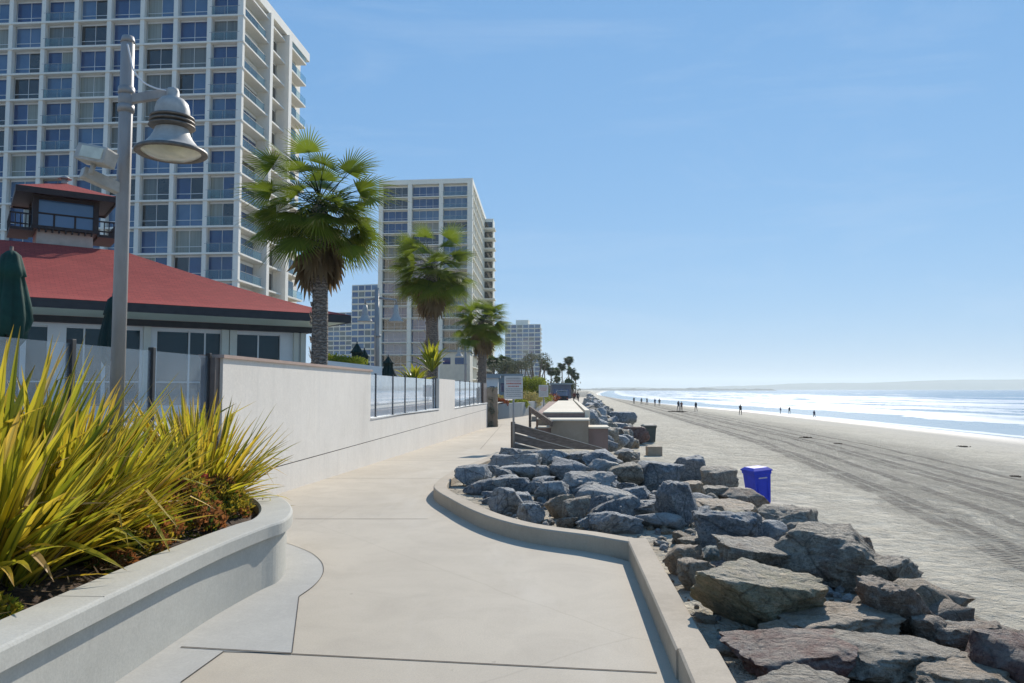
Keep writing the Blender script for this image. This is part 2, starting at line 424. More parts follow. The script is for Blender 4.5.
        big = t.noise(off, 1.8, 6, 0.6, 0.8); mid = t.noise(off, 7, 8, 0.68, 0.5); fine = t.noise(off, 42, 6, 0.7); spk = t.noise(off, 130, 3, 0.7)
        base = t.mix(t.maprange(big, 0.32, 0.68), ca, cb)
        base = t.mix(t.maprange(mid, 0.42, 0.68, 0, 0.8), base, cc)
        st = t.noise(t.add('ShaderNodeMapping', ins={'Vector': off, 'Rotation': (0.5, 0.8, 0.3), 'Scale': (1, 1, 7)}).outputs[0], 3.5, 5, 0.6, 1.2)
        base = t.mix(t.maprange(st, 0.56, 0.70, 0, vein), base, veinc)
        if patch:
            base = t.mix(t.maprange(t.noise(off, 3.1, 5, 0.6, 1.5), 0.52, 0.62, 0, pa), base, patch)
        base = t.mix(t.maprange(fine, 0.48, 0.66, 0, 0.7), base, sc(ca, 0.35))
        base = t.mix(t.maprange(t.noise(off, 16, 7, 0.75, 0.6), 0.52, 0.66, 0, 0.65), base, sc(cc, 1.45))
        base = t.mix(t.maprange(spk, 0.6, 0.75, 0, 0.6), base, sc(cb, 1.6))
        vo = t.add('ShaderNodeTexVoronoi', feature='DISTANCE_TO_EDGE', ins={'Vector': t.add('ShaderNodeMix', data_type='VECTOR', ins={0: 0.15, 4: off, 5: t.add('ShaderNodeTexNoise', ins={'Vector': off, 'Scale': 3.0, 'Detail': 6}).outputs['Color']}).outputs[1], 'Scale': 2.3}).outputs[0]
        crack = t.maprange(vo, 0.0, 0.03)
        base = t.mix(crack, t.mix(0.55, base, sc(ca, 0.25)), base)
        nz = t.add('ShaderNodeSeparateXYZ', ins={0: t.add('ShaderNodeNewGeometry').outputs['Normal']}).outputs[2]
        dust = t.math('MULTIPLY', t.maprange(nz, 0.55, 0.9), t.maprange(t.noise(off, 5, 7, 0.75), 0.40, 0.60))  # sandy dust on upward faces; on grey rocks it paints in sunlit tops
        base = t.mix(t.math('MULTIPLY', dust, 0.55), base, dust_sunlit_c)
        h = t.math('ADD', t.math('MULTIPLY', mid, 1.0), t.math('ADD', t.math('MULTIPLY', fine, 0.35), t.math('MULTIPLY', crack, 0.12)))
        h = t.math('ADD', h, t.math('MULTIPLY', st, 0.3))
        return t.done(t.bsdf(base, rough, t.bump(h, 1.0, 0.13), spec=0.45))
    M['rk_blue'] = rock('rock_blue_grey', (0.183, 0.199, 0.212), (0.381, 0.404, 0.41), (0.549, 0.549, 0.52), 0.45, patch=(0.20, 0.17, 0.13), pa=0.3, dust_sunlit_c=(0.50, 0.49, 0.46))  # light grey top colour paints in the sunlit tops
    M['rk_dark'] = rock('rock_slate', (0.095, 0.111, 0.13), (0.254, 0.277, 0.297), (0.397, 0.412, 0.404), 0.4, (0.4, 0.4, 0.42), dust_sunlit_c=(0.50, 0.49, 0.46))  # same painted sunlit tops on the slate
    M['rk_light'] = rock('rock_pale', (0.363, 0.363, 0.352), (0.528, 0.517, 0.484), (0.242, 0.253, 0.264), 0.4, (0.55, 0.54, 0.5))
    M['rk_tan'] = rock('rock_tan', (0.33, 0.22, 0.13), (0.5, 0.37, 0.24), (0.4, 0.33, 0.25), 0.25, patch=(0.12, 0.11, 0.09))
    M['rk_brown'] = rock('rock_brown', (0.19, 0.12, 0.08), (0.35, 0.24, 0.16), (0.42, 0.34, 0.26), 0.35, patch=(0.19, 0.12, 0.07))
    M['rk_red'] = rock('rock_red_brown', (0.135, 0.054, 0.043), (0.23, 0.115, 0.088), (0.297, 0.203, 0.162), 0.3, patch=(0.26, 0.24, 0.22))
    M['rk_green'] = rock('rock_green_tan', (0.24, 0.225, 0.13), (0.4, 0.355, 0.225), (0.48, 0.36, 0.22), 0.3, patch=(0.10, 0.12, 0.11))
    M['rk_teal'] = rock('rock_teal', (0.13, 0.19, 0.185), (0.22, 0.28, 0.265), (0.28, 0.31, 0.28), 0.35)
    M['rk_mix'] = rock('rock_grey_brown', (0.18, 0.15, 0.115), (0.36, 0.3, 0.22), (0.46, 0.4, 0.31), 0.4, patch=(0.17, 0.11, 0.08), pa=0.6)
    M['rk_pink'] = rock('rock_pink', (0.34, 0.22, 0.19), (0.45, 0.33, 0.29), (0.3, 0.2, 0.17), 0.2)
    # sand
    t = NT('beach_sand')
    co = t.coord('Object')
    uv = t.add('ShaderNodeUVMap', uv_map='UVMap').outputs[0]      # x: metres from rock toe, y: metres along
    uv2 = t.add('ShaderNodeUVMap', uv_map='UV2').outputs[0]       # x: metres across track band, y: dampness
    s1 = t.add('ShaderNodeSeparateXYZ', ins={0: uv}); s2 = t.add('ShaderNodeSeparateXYZ', ins={0: uv2})
    tc = s2.outputs[0]; damp = s2.outputs[1]; along = s1.outputs[1]
    big = t.noise(co, 0.12, 5, 0.6); mid = t.noise(co, 1.3, 6, 0.65, 0.3); fine = t.noise(co, 9, 6, 0.7); gr = t.noise(co, 180, 2)
    base = t.mix(t.maprange(big, 0.3, 0.7), (0.50, 0.445, 0.34), (0.60, 0.545, 0.43))
    base = t.mix(t.maprange(mid, 0.45, 0.72, 0, 0.45), base, (0.37, 0.325, 0.25))
    base = t.mix(t.maprange(gr, 0.5, 0.75, 0, 0.25), base, (0.25, 0.22, 0.18))
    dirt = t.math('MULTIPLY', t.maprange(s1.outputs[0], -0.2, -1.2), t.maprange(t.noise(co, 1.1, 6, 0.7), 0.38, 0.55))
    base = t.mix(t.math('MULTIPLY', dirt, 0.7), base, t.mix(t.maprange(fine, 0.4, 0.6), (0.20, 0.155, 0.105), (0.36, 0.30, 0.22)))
    # footprints and churned sand
    wob = t.math('MULTIPLY', t.math('SUBTRACT', t.noise(co, 0.25, 3), 0.5), 1.6)
    tcw = t.math('ADD', tc, wob)
    band = t.math('MULTIPLY', t.maprange(tcw, -1.2, 0.3), t.maprange(tcw, 8.0, 14.0, 1, 0))
    vec = t.add('ShaderNodeCombineXYZ', ins={0: t.math('MULTIPLY', tcw, 1.0), 1: t.math('MULTIPLY', along, 0.10), 2: 0.0}).outputs[0]
    lanes = t.noise(vec, 1.6, 4, 0.6)
    vec2 = t.add('ShaderNodeCombineXYZ', ins={0: t.math('MULTIPLY', tcw, 3.0), 1: t.math('MULTIPLY', along, 0.45), 2: 4.0}).outputs[0]
    lanes2 = t.noise(vec2, 2.0, 5, 0.7)
    churn = t.math('MULTIPLY', band, t.maprange(t.math('ADD', t.math('MULTIPLY', lanes, 0.6), t.math('MULTIPLY', lanes2, 0.4)), 0.42, 0.58))
    # tread ladders on individual wheel lines
    rut = None
    for c0, wd in ((0.0, 0.30), (0.62, 0.26), (2.3, 0.26), (4.1, 0.30), (4.8, 0.30), (6.3, 0.3), (8.2, 0.25)):
        d = t.math('ABSOLUTE', t.math('SUBTRACT', t.math('ADD', tc, t.math('MULTIPLY', wob, 0.25)), c0))
        m = t.maprange(d, wd * 0.75, wd, 1, 0)
        rut = m if rut is None else t.math('MAXIMUM', rut, m)
    tread = t.math('SINE', t.math('ADD', t.math('MULTIPLY', along, 26.0), t.math('MULTIPLY', t.math('ABSOLUTE', t.math('SUBTRACT', t.math('FRACT', t.math('MULTIPLY', tc, 1.7)), 0.5)), 9.0)))
    brk = t.maprange(t.noise(co, 0.5, 4), 0.30, 0.50)
    tr_ = t.math('MULTIPLY', t.math('MULTIPLY', rut, brk), t.maprange(tread, -0.3, 0.6))
    scuff = t.maprange(t.noise(t.coord('Object', (1, 1, 1)), 4.2, 3, 0.5), 0.63, 0.70)
    scuffm = t.math('MULTIPLY', scuff, t.maprange(mid, 0.35, 0.6))
    base = t.mix(t.math('MULTIPLY', churn, 0.40), base, (0.30, 0.265, 0.21))
    base = t.mix(t.math('MULTIPLY', t.math('MULTIPLY', rut, brk), 0.6), base, (0.21, 0.185, 0.15))
    base = t.mix(t.math('MULTIPLY', tr_, 0.65), base, (0.16, 0.14, 0.115))
    base = t.mix(t.math('MULTIPLY', scuffm, 0.6), base, (0.23, 0.2, 0.155))
    wr = t.noise(t.coord('Object', (1, 0.35, 1)), 0.9, 5, 0.7)
    base = t.mix(t.maprange(t.math('MULTIPLY', wr, t.maprange(damp, 0.25, 0.5)), 0.60, 0.64, 0, 0.0), base, (0.05, 0.04, 0.03))
    base = t.mix(t.maprange(damp, 0.45, 0.75, 0, 0.75), base, (0.36, 0.33, 0.28))
    base = t.mix(t.maprange(damp, 0.80, 0.99, 0, 0.85), base, (0.22, 0.21, 0.195))
    lump = t.noise(co, 3.4, 5, 0.72, 0.25)
    lump2 = t.noise(t.coord('Object', (1, .8, 1)), 1.1, 3, 0.5)
    base = t.mix(t.maprange(lump, 0.50, 0.60, 0, 0.30), base, (0.66, 0.61, 0.50))
    base = t.mix(t.maprange(lump, 0.45, 0.36, 0, 0.42), base, (0.25, 0.22, 0.175))
    h = t.math('ADD', t.math('MULTIPLY', mid, 0.8), t.math('MULTIPLY', fine, 0.5))
    h = t.math('ADD', h, t.math('MULTIPLY', lump, t.maprange(lump2, 0.35, 0.6, 0.9, 2.4)))
    h = t.math('SUBTRACT', h, t.math('MULTIPLY', scuffm, 0.4))
    h = t.math('SUBTRACT', h, t.math('MULTIPLY', tr_, 0.6)); h = t.math('ADD', h, t.math('MULTIPLY', t.math('MULTIPLY', fine, churn), 1.6))
    h = t.math('ADD', h, t.math('MULTIPLY', t.math('MULTIPLY', lanes2, band), 1.2))
    h = t.math('MULTIPLY', h, t.maprange(damp, 0.4, 0.7, 1, 0.08))
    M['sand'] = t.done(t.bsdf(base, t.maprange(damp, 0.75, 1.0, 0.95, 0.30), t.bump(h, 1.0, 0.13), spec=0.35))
    # sea; UV.x metres offshore, UV.y metres along
    t = NT('sea_water')
    uv = t.add('ShaderNodeUVMap', uv_map='UVMap').outputs[0]; co = t.coord('Object')
    s1 = t.add('ShaderNodeSeparateXYZ', ins={0: uv}); off = s1.outputs[0]; al = s1.outputs[1]
    wv = t.add('ShaderNodeCombineXYZ', ins={0: t.math('MULTIPLY', off, 0.055), 1: t.math('MULTIPLY', al, 0.008), 2: 0.0}).outputs[0]
    n1 = t.noise(wv, 1.0, 4, 0.6, 0.3)
    n2 = t.noise(t.coord('Object', (1, 0.5, 1)), 0.16, 7, 0.75, 0.5)
    n3 = t.noise(t.add('ShaderNodeCombineXYZ', ins={0: 3.0, 1: t.math('MULTIPLY', al, 0.012), 2: 0.0}).outputs[0], 1.0, 3)
    inner = t.math('ADD', 3.0, t.math('MULTIPLY', n3, 36.0))       # ragged front of the foam sheet
    outer = t.math('ADD', 150.0, t.math('MULTIPLY', n3, 90.0))
    dd = t.math('ADD', off, t.math('MULTIPLY', t.math('SUBTRACT', n2, 0.5), 16.0))
    z1 = t.maprange(t.math('SUBTRACT', dd, inner), 0.0, 2.0)
    z2 = t.maprange(t.math('SUBTRACT', dd, outer), -10.0, 50.0, 1, 0)
    n4 = t.noise(t.coord('Object', (1, 0.35, 1)), 0.05, 8, 0.8, 0.4)
    thin = t.maprange(t.math('ADD', t.math('MULTIPLY', n1, 0.45), t.math('ADD', t.math('MULTIPLY', n2, 0.4), t.math('MULTIPLY', n4, 0.5))), 0.62, 0.86)
    nearf = t.maprange(t.math('SUBTRACT', dd, inner), 1.0, 20.0, 0.9, 0.0)
    foam = t.math('MULTIPLY', t.math('MULTIPLY', z1, z2), t.math('MAXIMUM', thin, nearf))
    edge = t.math('MULTIPLY', t.maprange(off, 0.0, 0.5), t.maprange(t.math('SUBTRACT', off, t.math('MULTIPLY', n2, 3.0)), 0.0, 1.0, 1, 0))
    crest = t.math('MULTIPLY', t.maprange(n1, 0.62, 0.66), t.maprange(off, 200.0, 420.0, 1, 0))
    foam = t.math('MAXIMUM', t.math('MAXIMUM', foam, edge), t.math('MULTIPLY', crest, z1))
    deep = t.mix(t.maprange(off, 5.0, 120.0), (0.34, 0.39, 0.41), (0.06, 0.16, 0.26))
    deep = t.mix(t.maprange(off, 150.0, 1400.0), deep, (0.006, 0.065, 0.20))
    base = t.mix(foam, deep, (0.76, 0.78, 0.80))
    ch = t.math('ADD', t.math('MULTIPLY', t.noise(t.coord('Object', (1, 0.6, 1)), 0.5, 6, 0.65), 1.0), t.math('MULTIPLY', n1, 3.0))
    calm = t.maprange(off, 0.0, 60.0, 0.12, 0.55)
    nb = t.add('ShaderNodeBump', ins={'Height': ch, 'Strength': calm, 'Distance': 0.35}).outputs[0]
    M['sea'] = t.done(t.bsdf(base, t.mix(foam, 0.16, 0.9), nb, spec=0.12, ior=1.33))
    M['hill'] = M_basic('far_hill', (0.10, 0.11, 0.10), 0.95, 0.3, 0.002, 0)
setup_mats()
MT = MATS
# ================================================================== TERRAIN
SEA = -4.35
def path_z(Y):
    return interp(Y, [(12.0, 0.0), (50.0, -0.74), (62.0, -0.85), (400, -0.85)])
WALLX = -4.47; WALLS = 0.0615
def wall_x(Y): return WALLX + WALLS * Y
# path-side top edge of the kerb, traced
_kpix = [(633, 538), (587, 534.5), (531, 527), (494, 518), (468, 508), (450, 498.5), (438, 491.5), (433.5, 486), (438, 480), (447, 474), (464, 466), (490, 456), (503, 450)]
KERB_H = 0.17
def gpath(u, v, dz=0.0):
    z = dz
    for _ in range(6):
        p = gz(u, v, z); z = path_z(p.y) + dz
    return p
KC = [gpath(u, v, KERB_H) for u, v in _kpix]
KERB_R = [Vector((0.72, 1.0, 0)), Vector((0.93, 4.5, 0)), Vector((1.12, 7.62, 0))]
_right = [(-6, 0.35), (1.0, 0.72), (4.5, 0.93), (7.6, 1.12)] + [(p.y, p.x) for p in KC[1:]]
_right = sorted(_right)
_right += [(24.5, 0.05), (28.0, 0.6), (30.5, 0.85), (62, 2.9), (110, 8.0), (200, 20.0), (400, 38), (1000, 100)]
def right(Y): return interp(Y, _right)
_toe = [(-10, 5.6), (5, 6.1), (10, 6.5), (17, 7.3), (24, 7.3), (29, 4.9), (36, 4.6), (42, 6.8), (52, 8.3), (100, 13.2), (200, 22.6), (400, 41.6), (1000, 98), (9000, 700)]
def toe(Y): return interp(Y, _toe)
_wl = [(-40, 52), (40, 58), (95, 63), (195, 66), (300, 61), (360, 60), (520, 66), (670, 75), (1000, 110), (2000, 240), (9000, 1200)]
def wl(Y): return interp(Y, _wl)
_trk = [(-10, 7.5), (5, 8.2), (17, 10.6), (30, 13.4), (55, 17.0), (120, 22.5), (300, 38), (600, 64), (2000, 160)]
def trk(Y): return interp(Y, _trk)
BEACH = -1.9
def ground(X, Y):
    r = right(Y); t = toe(Y); w = wl(Y)
    pz = path_z(Y)
    if X < r: return pz
    if X < t:
        p = (X - r) / (t - r)
        if 24.3 < Y < 36: k = smooth((p - 0.02) / 0.5)
        elif Y >= 36: k = smooth((p + 0.2) / 1.1)
        else: k = smooth((p - 0.30) / 0.68)
        return (pz + 0.06) * (1 - k) + BEACH * k + 0.05 * noise.noise((X * .8, Y * .8, 0)) * min(1, p * 6)
    q = (X - t) / (w - t)
    return BEACH + (SEA - 0.02 - BEACH) * (smooth((q - 0.2) / 0.8) * 0.6 + max(0, q) * 0.4) + 0.06 * noise.noise((X * .3, Y * .3, 3)) * max(0, min(1, 3 - 3 * q))
def hit(u, v, dz=0.0):
    d = ray(u, v); k = 2.0
    p = Vector((0, 0, CAMZ))
    while k < 900:
        q = p + d * k
        if q.z < ground(q.x, q.y) + dz: break
        k *= 1.004
    return p + d * k

def build_ground():
    ys = [-60, -40, -25, -14, -8, -5, -3]
    y = -2.0
    while y < 9000:
        ys.append(y); y += max(0.25, (y + 3) * 0.028) if y < 8 else max(0.3, y * 0.028)
    ys.append(9500)
    m = MB(); rows = []
    nin = 34; nb = 46
    for Y in ys:
        r = right(Y) + 0.09; t = max(toe(Y), r + .5); w = wl(Y); row = []
        pz = path_z(Y)
        for X in (-9000, -900, -200, -60, -12): row.append((X, Y, pz - 0.35))
        row.append((r - 0.02, Y, pz - 0.35))
        for i in range(nin + 1):
            X = r + (t - r) * i / nin; row.append((X, Y, ground(X, Y)))
        for i in range(1, nb + 1):
            X = t + (w - t) * (i / nb) ** 1.5; row.append((X, Y, ground(X, Y)))
        row += [(w + 4, Y, SEA - .25), (w + 60, Y, SEA - 2), (w + 300, Y, SEA - 6), (w + 9000, Y, SEA - 8)]
        rows.append(row)
    n = len(rows[0])
    verts = [p for r_ in rows for p in r_]
    faces = []; 
    for j in range(len(rows) - 1):
        for i in range(n - 1):
            a = j * n + i; faces.append((a, a + 1, a + n + 1, a + n))
    me = bpy.data.meshes.new('beach_sand'); me.from_pydata(verts, [], faces)
    me.materials.append(MT['sand'])
    uv1 = me.uv_layers.new(name='UVMap'); uv2 = me.uv_layers.new(name='UV2')
    vu = []
    for p in verts:
        X, Y, Z = p; t = toe(Y); w = wl(Y)
        vu.append((X - t, Y, X - trk(Y), max(0.0, min(1.0, (X - t) / (w - t)))))
    a1 = []; a2 = []
    for f in faces:
        for k in f:
            a1 += [vu[k][0], vu[k][1]]; a2 += [vu[k][2], vu[k][3]]
    uv1.data.foreach_set('uv', a1); uv2.data.foreach_set('uv', a2)
    me.polygons.foreach_set('use_smooth', [True] * len(faces))
    me.update()
    o = bpy.data.objects.new('beach_sand', me); COL.objects.link(o); tag(o, kind='structure')
    # sea
    m2 = []; f2 = []; uvs = []
    offs = [-3, -1, 0, 1, 2, 4, 7, 11, 16, 22, 30, 40, 52, 66, 85, 110, 150, 210, 300, 450, 700, 1100, 2000, 4000, 9000]
    yy = [-60, -20] + [y for y in ys if y >= 0]
    for Y in yy:
        for d in offs:
            m2.append((wl(Y) + d, Y, SEA)); uvs.append((d, Y))
    n = len(offs)
    for j in range(len(yy) - 1):
        for i in range(n - 1):
            a = j * n + i; f2.append((a, a + 1, a + n + 1, a + n))
    # gentle real swell
    m3 = []
    for (X, Y, Z), (d, _) in zip(m2, uvs):
        z = Z
        if 20 < d < 400 and Y < 1500:
            z += 0.28 * max(0, noise.noise((d * .035, Y * .006, 5))) * smooth((d - 20) / 60)
        m3.append((X, Y, z))
    me = bpy.data.meshes.new('sea'); me.from_pydata(m3, [], f2); me.materials.append(MT['sea'])
    L = me.uv_layers.new(name='UVMap'); a1 = []
    for f in f2:
        for k in f: a1 += [uvs[k][0], uvs[k][1]]
    L.data.foreach_set('uv', a1); me.polygons.foreach_set('use_smooth', [True] * len(f2)); me.update()
    o = bpy.data.objects.new('sea', me); COL.objects.link(o); tag(o, kind='structure')
build_ground()

def catmull(pts, n=6):
    out = []
    for i in range(len(pts) - 1):
        p0 = pts[max(0, i - 1)]; p1 = pts[i]; p2 = pts[i + 1]; p3 = pts[min(len(pts) - 1, i + 2)]
        for k in range(n):
            t = k / n
            out.append(0.5 * ((2 * p1) + (-p0 + p2) * t + (2 * p0 - 5 * p1 + 4 * p2 - p3) * t * t + (-p0 + 3 * p1 - 3 * p2 + p3) * t ** 3))
    out.append(pts[-1]); return out


# surf rollers: low real foam ridges out in the breakers
def build_path():
    m = MB()
    ys = [-6 + 0.5 * i for i in range(0, 38)] + [13 + i for i in range(0, 60)] + [75, 80, 90, 100, 120, 150, 200]
    for a, b in zip(ys, ys[1:]):
        la, lb = -9.0 if a < 3 else wall_x(a) - .3, -9.0 if b < 3 else wall_x(b) - .3
        if a >= 50: la = wall_x(a) - 3; lb = wall_x(b) - 3
        m.face([(la, a, path_z(a)), (right(a) + .06, a, path_z(a)), (right(b) + .06, b, path_z(b)), (lb, b, path_z(b))], 0)
        m.face([(right(a) + .06, a, path_z(a)), (right(a) + .06, a, path_z(a) - .4), (right(b) + .06, b, path_z(b) - .4), (right(b) + .06, b, path_z(b))], 0)
    def joint(p, q, w=0.010, z=0.004):
        p = Vector(p); q = Vector(q); n = 10
        for i in range(n):
            a = p.lerp(q, i / n); b = p.lerp(q, (i + 1) / n)
            d = (b - a).normalized(); s = Vector((-d.y, d.x, 0)) * w / 2
            za = Vector((0, 0, path_z(a.y) + z)); zb = Vector((0, 0, path_z(b.y) + z))
            m.face([a - s + za, b - s + zb, b + s + zb, a + s + za], 1)
    def g0(u, v): p = gz(u, v, 0); p.z = 0; return p
    joint(g0(181, 648), g0(292, 654.3), .014, .0085); joint(g0(292, 654.3), g0(657, 673), .014)
    joint(g0(295, 519), g0(428, 519), .012)
    for Y in (15.0, 19.8, 24.8, 30, 35.5, 41.5, 48, 55): joint((wall_x(Y), Y, 0), (right(Y), Y, 0), .014)
    # control joint up the middle
    joint((-1.0, 24.8, 0), (-.7, 55, 0), .012)
    o = m.build('promenade_path', [MT['path'], MT['joint']]); tag(o, kind='structure')
    # lighter apron poured round the planter
    ap = [g0(u, v) for u, v in [(100, 683), (120, 715), (205, 683 + 20), (224, 652), (292, 654), (299, 597), (316, 582), (323, 571), (320, 562), (309, 553), (285, 543), (262, 541), (240, 560)]]
    ap = [Vector((-2.9, 2.0, 0)), Vector((-1.75, 2.0, 0)), g0(181, 683), g0(224, 652), g0(292, 654), g0(299, 597), g0(313, 587), g0(321, 578), g0(323.5, 570), g0(321, 562), g0(312, 554), g0(299, 548), g0(285, 543), g0(240, 541), Vector((-3.3, 7.0, 0))]
    arc = catmull(ap[5:13], 4); ap = ap[:5] + arc + ap[13:]
    m = MB(); m.face([p + Vector((0, 0, .004)) for p in ap], 0)
    for a, b in [(ap[2], ap[3]), (ap[4], ap[5])] + list(zip(arc, arc[1:])):
        d = (b - a).normalized(); s = Vector((-d.y, d.x, 0)) * .0028
        z = Vector((0, 0, .0075)); m.face([a - s + z, b - s + z, b + s + z, a + s + z], 1)
    o = m.build('path_apron', [MT['apron'], MT['joint']]); tag(o, kind='structure')
    # terrace behind the wall
    m = MB()
    for a, b in zip([2, 10, 20, 30, 45, 60], [10, 20, 30, 45, 60, 90]):
        m.face([(-80, a, .55), (wall_x(a) - .3, a, .55), (wall_x(b) - .3, b, .55), (-80, b, .55)], 0)
    m.face([(-80, 90, .55), (wall_x(90) - .3, 90, .55), (wall_x(90) - .3, 90, -1.2), (-80, 90, -1.2)], 0)
    o = m.build('terrace', [MT['terrace']]); tag(o, kind='structure')
build_path()

# ================================================================== swept section along a plan polyline
def sweep(m, pts, prof, mi=0, close=False, smooth=False, zf=None):
    """pts: plan points (Vector), prof: list of (offset to the right of travel, z). open profile"""
    n = len(pts); rings = []
    for i, p in enumerate(pts):
        if i == 0: d = pts[1] - p
        elif i == n - 1: d = p - pts[i - 1]
        else: d = (pts[i + 1] - p).normalized() + (p - pts[i - 1]).normalized()
        d = Vector((d.x, d.y, 0)).normalized(); s = Vector((d.y, -d.x, 0))
        zz = zf(p) if zf else 0.0
        rings.append([Vector((p.x, p.y, 0)) + s * o + Vector((0, 0, z + zz)) for o, z in prof])
    k = len(prof)
    base = [q for r_ in rings for q in r_]
    faces = [(i * k + j, i * k + j + 1, (i + 1) * k + j + 1, (i + 1) * k + j) for i in range(n - 1) for j in range(k - 1)]
    m.idx(base, faces, mi, smooth)
    m.idx(rings[0], [tuple(range(k))], mi); m.idx(rings[-1], [tuple(reversed(range(k)))], mi)
# ---- kerbs (path on the left side of travel when going away)
def build_kerbs():
    H = KERB_H; W = 0.2; c = 0.012
    prof = [(0, -.1), (0, H - c), (c, H), (W - c, H), (W, H - c), (W, -.45)]
    t = thing('concrete_kerb', 'low concrete kerb curving round the piled grey boulders beside the path', 'kerb', (0, 10, 0))
    m = MB()
    pts = catmull([Vector((p.x, p.y, 0)) for p in KC[1:]], 5)
    pts = [Vector((1.16, 7.655, 0))] + pts
    sweep(m, pts, [(0, -.1), (0, H - c), (c, H), (W - c, H), (W, H - c), (W, -.45)], 0, zf=lambda p: path_z(p.y) - .001 * 0)
    m.build('curved_length', [MT['kerb']], t)
    m = MB(); sweep(m, [Vector((.935, 4.55, 0)), Vector((1.04, 6.2, 0)), Vector((1.125, 7.62, 0)), Vector((1.142, 7.858, 0))], [(a, b + .002 if b > 0 else b) for a, b in prof], 0)
    m.build('straight_length', [MT['kerb']], t)
    m = MB(); sweep(m, [Vector((.62, 0.0, 0)), Vector((.80, 2.6, 0)), Vector((.945, 4.53, 0))], [(a * 1.12, b + .012 if b > 0 else b) for a, b in prof], 0)
    m.build('near_length', [MT['kerb']], t)
build_kerbs()

# ---- planter
def build_planter():
    zc = 0.53
    outer = [gz(u, v, zc) for u, v in [(107, 596.6), (213.5, 546.8), (263, 527), (284.6, 519.5), (292.5, 511), (290, 503), (279, 495.5), (262, 490.5), (240, 487)]]
    outer = [Vector((-2.30, 0.6, 0)), Vector((-2.25, 2.0, 0)), gz(0, 648, zc)] + outer
    outer = catmull([Vector((p.x, p.y, 0)) for p in outer], 6)
    t = thing('curved_planter', 'pale grey concrete planter wall with a thick rounded coping at the left of the path', 'planter', (-2.4, 6, 0))
    m = MB()
    c = .02
    sweep(m, outer, [(-.05, -.05), (-.05, zc - .11)], 0, smooth=False)
    sweep(m, outer, [(-.27, zc - .11), (-.27, .2)], 0)
    m.build('planter_wall', [MT['planter']], t)
    m = MB()
    sweep(m, outer, [(-.27, zc - .108), (0, zc - .108), (.0, zc - c), (-c * .4, zc - .006), (-c, zc), (-.30 + c, zc), (-.30, zc - c), (-.30, zc - .108), (-.27, zc - .108)], 0)
    # joints in the coping
    m.build('coping', [MT['planter']], t)
    # thin coping joint
    m = MB()
    i = min(range(len(outer)), key=lambda i: (outer[i] - Vector((gz(110, 596, zc).x, gz(110, 596, zc).y, 0))).length)
    p = outer[i]; d = (outer[i + 1] - outer[i - 1]).normalized(); s = Vector((d.y, -d.x, 0))
    m.box(Vector((p.x, p.y, zc - .01)) - s * .155, (.28, .004, .0215), 0, (s, d, Vector((0, 0, 1))))
    m.build('coping_joint', [MT['joint']], t)
    # soil bed
    m = MB(); inner = []
    for i, p in enumerate(outer):
        d = outer[min(i + 1, len(outer) - 1)] - outer[max(i - 1, 0)]; d.normalize(); inner.append(p - Vector((d.y, -d.x, 0)) * .28)
    zs = .42
    for a, b in zip(inner, inner[1:]):
        if b.y < a.y - .3: continue
        n = 8
        for k in range(n):
            f = lambda p, q: Vector((p.x + (wall_x(p.y) - p.x) * q, p.y, zs + .04 * noise.noise((p.x * 3 + q * 9, p.y * 3, 0)) + .12 * math.sin(q * math.pi)))
            m.face([f(a, k / n), f(b, k / n), f(b, (k + 1) / n), f(a, (k + 1) / n)], 0)
    o = m.build('planter_soil', [MT['soil']]); tag(o, kind='structure')
build_planter()

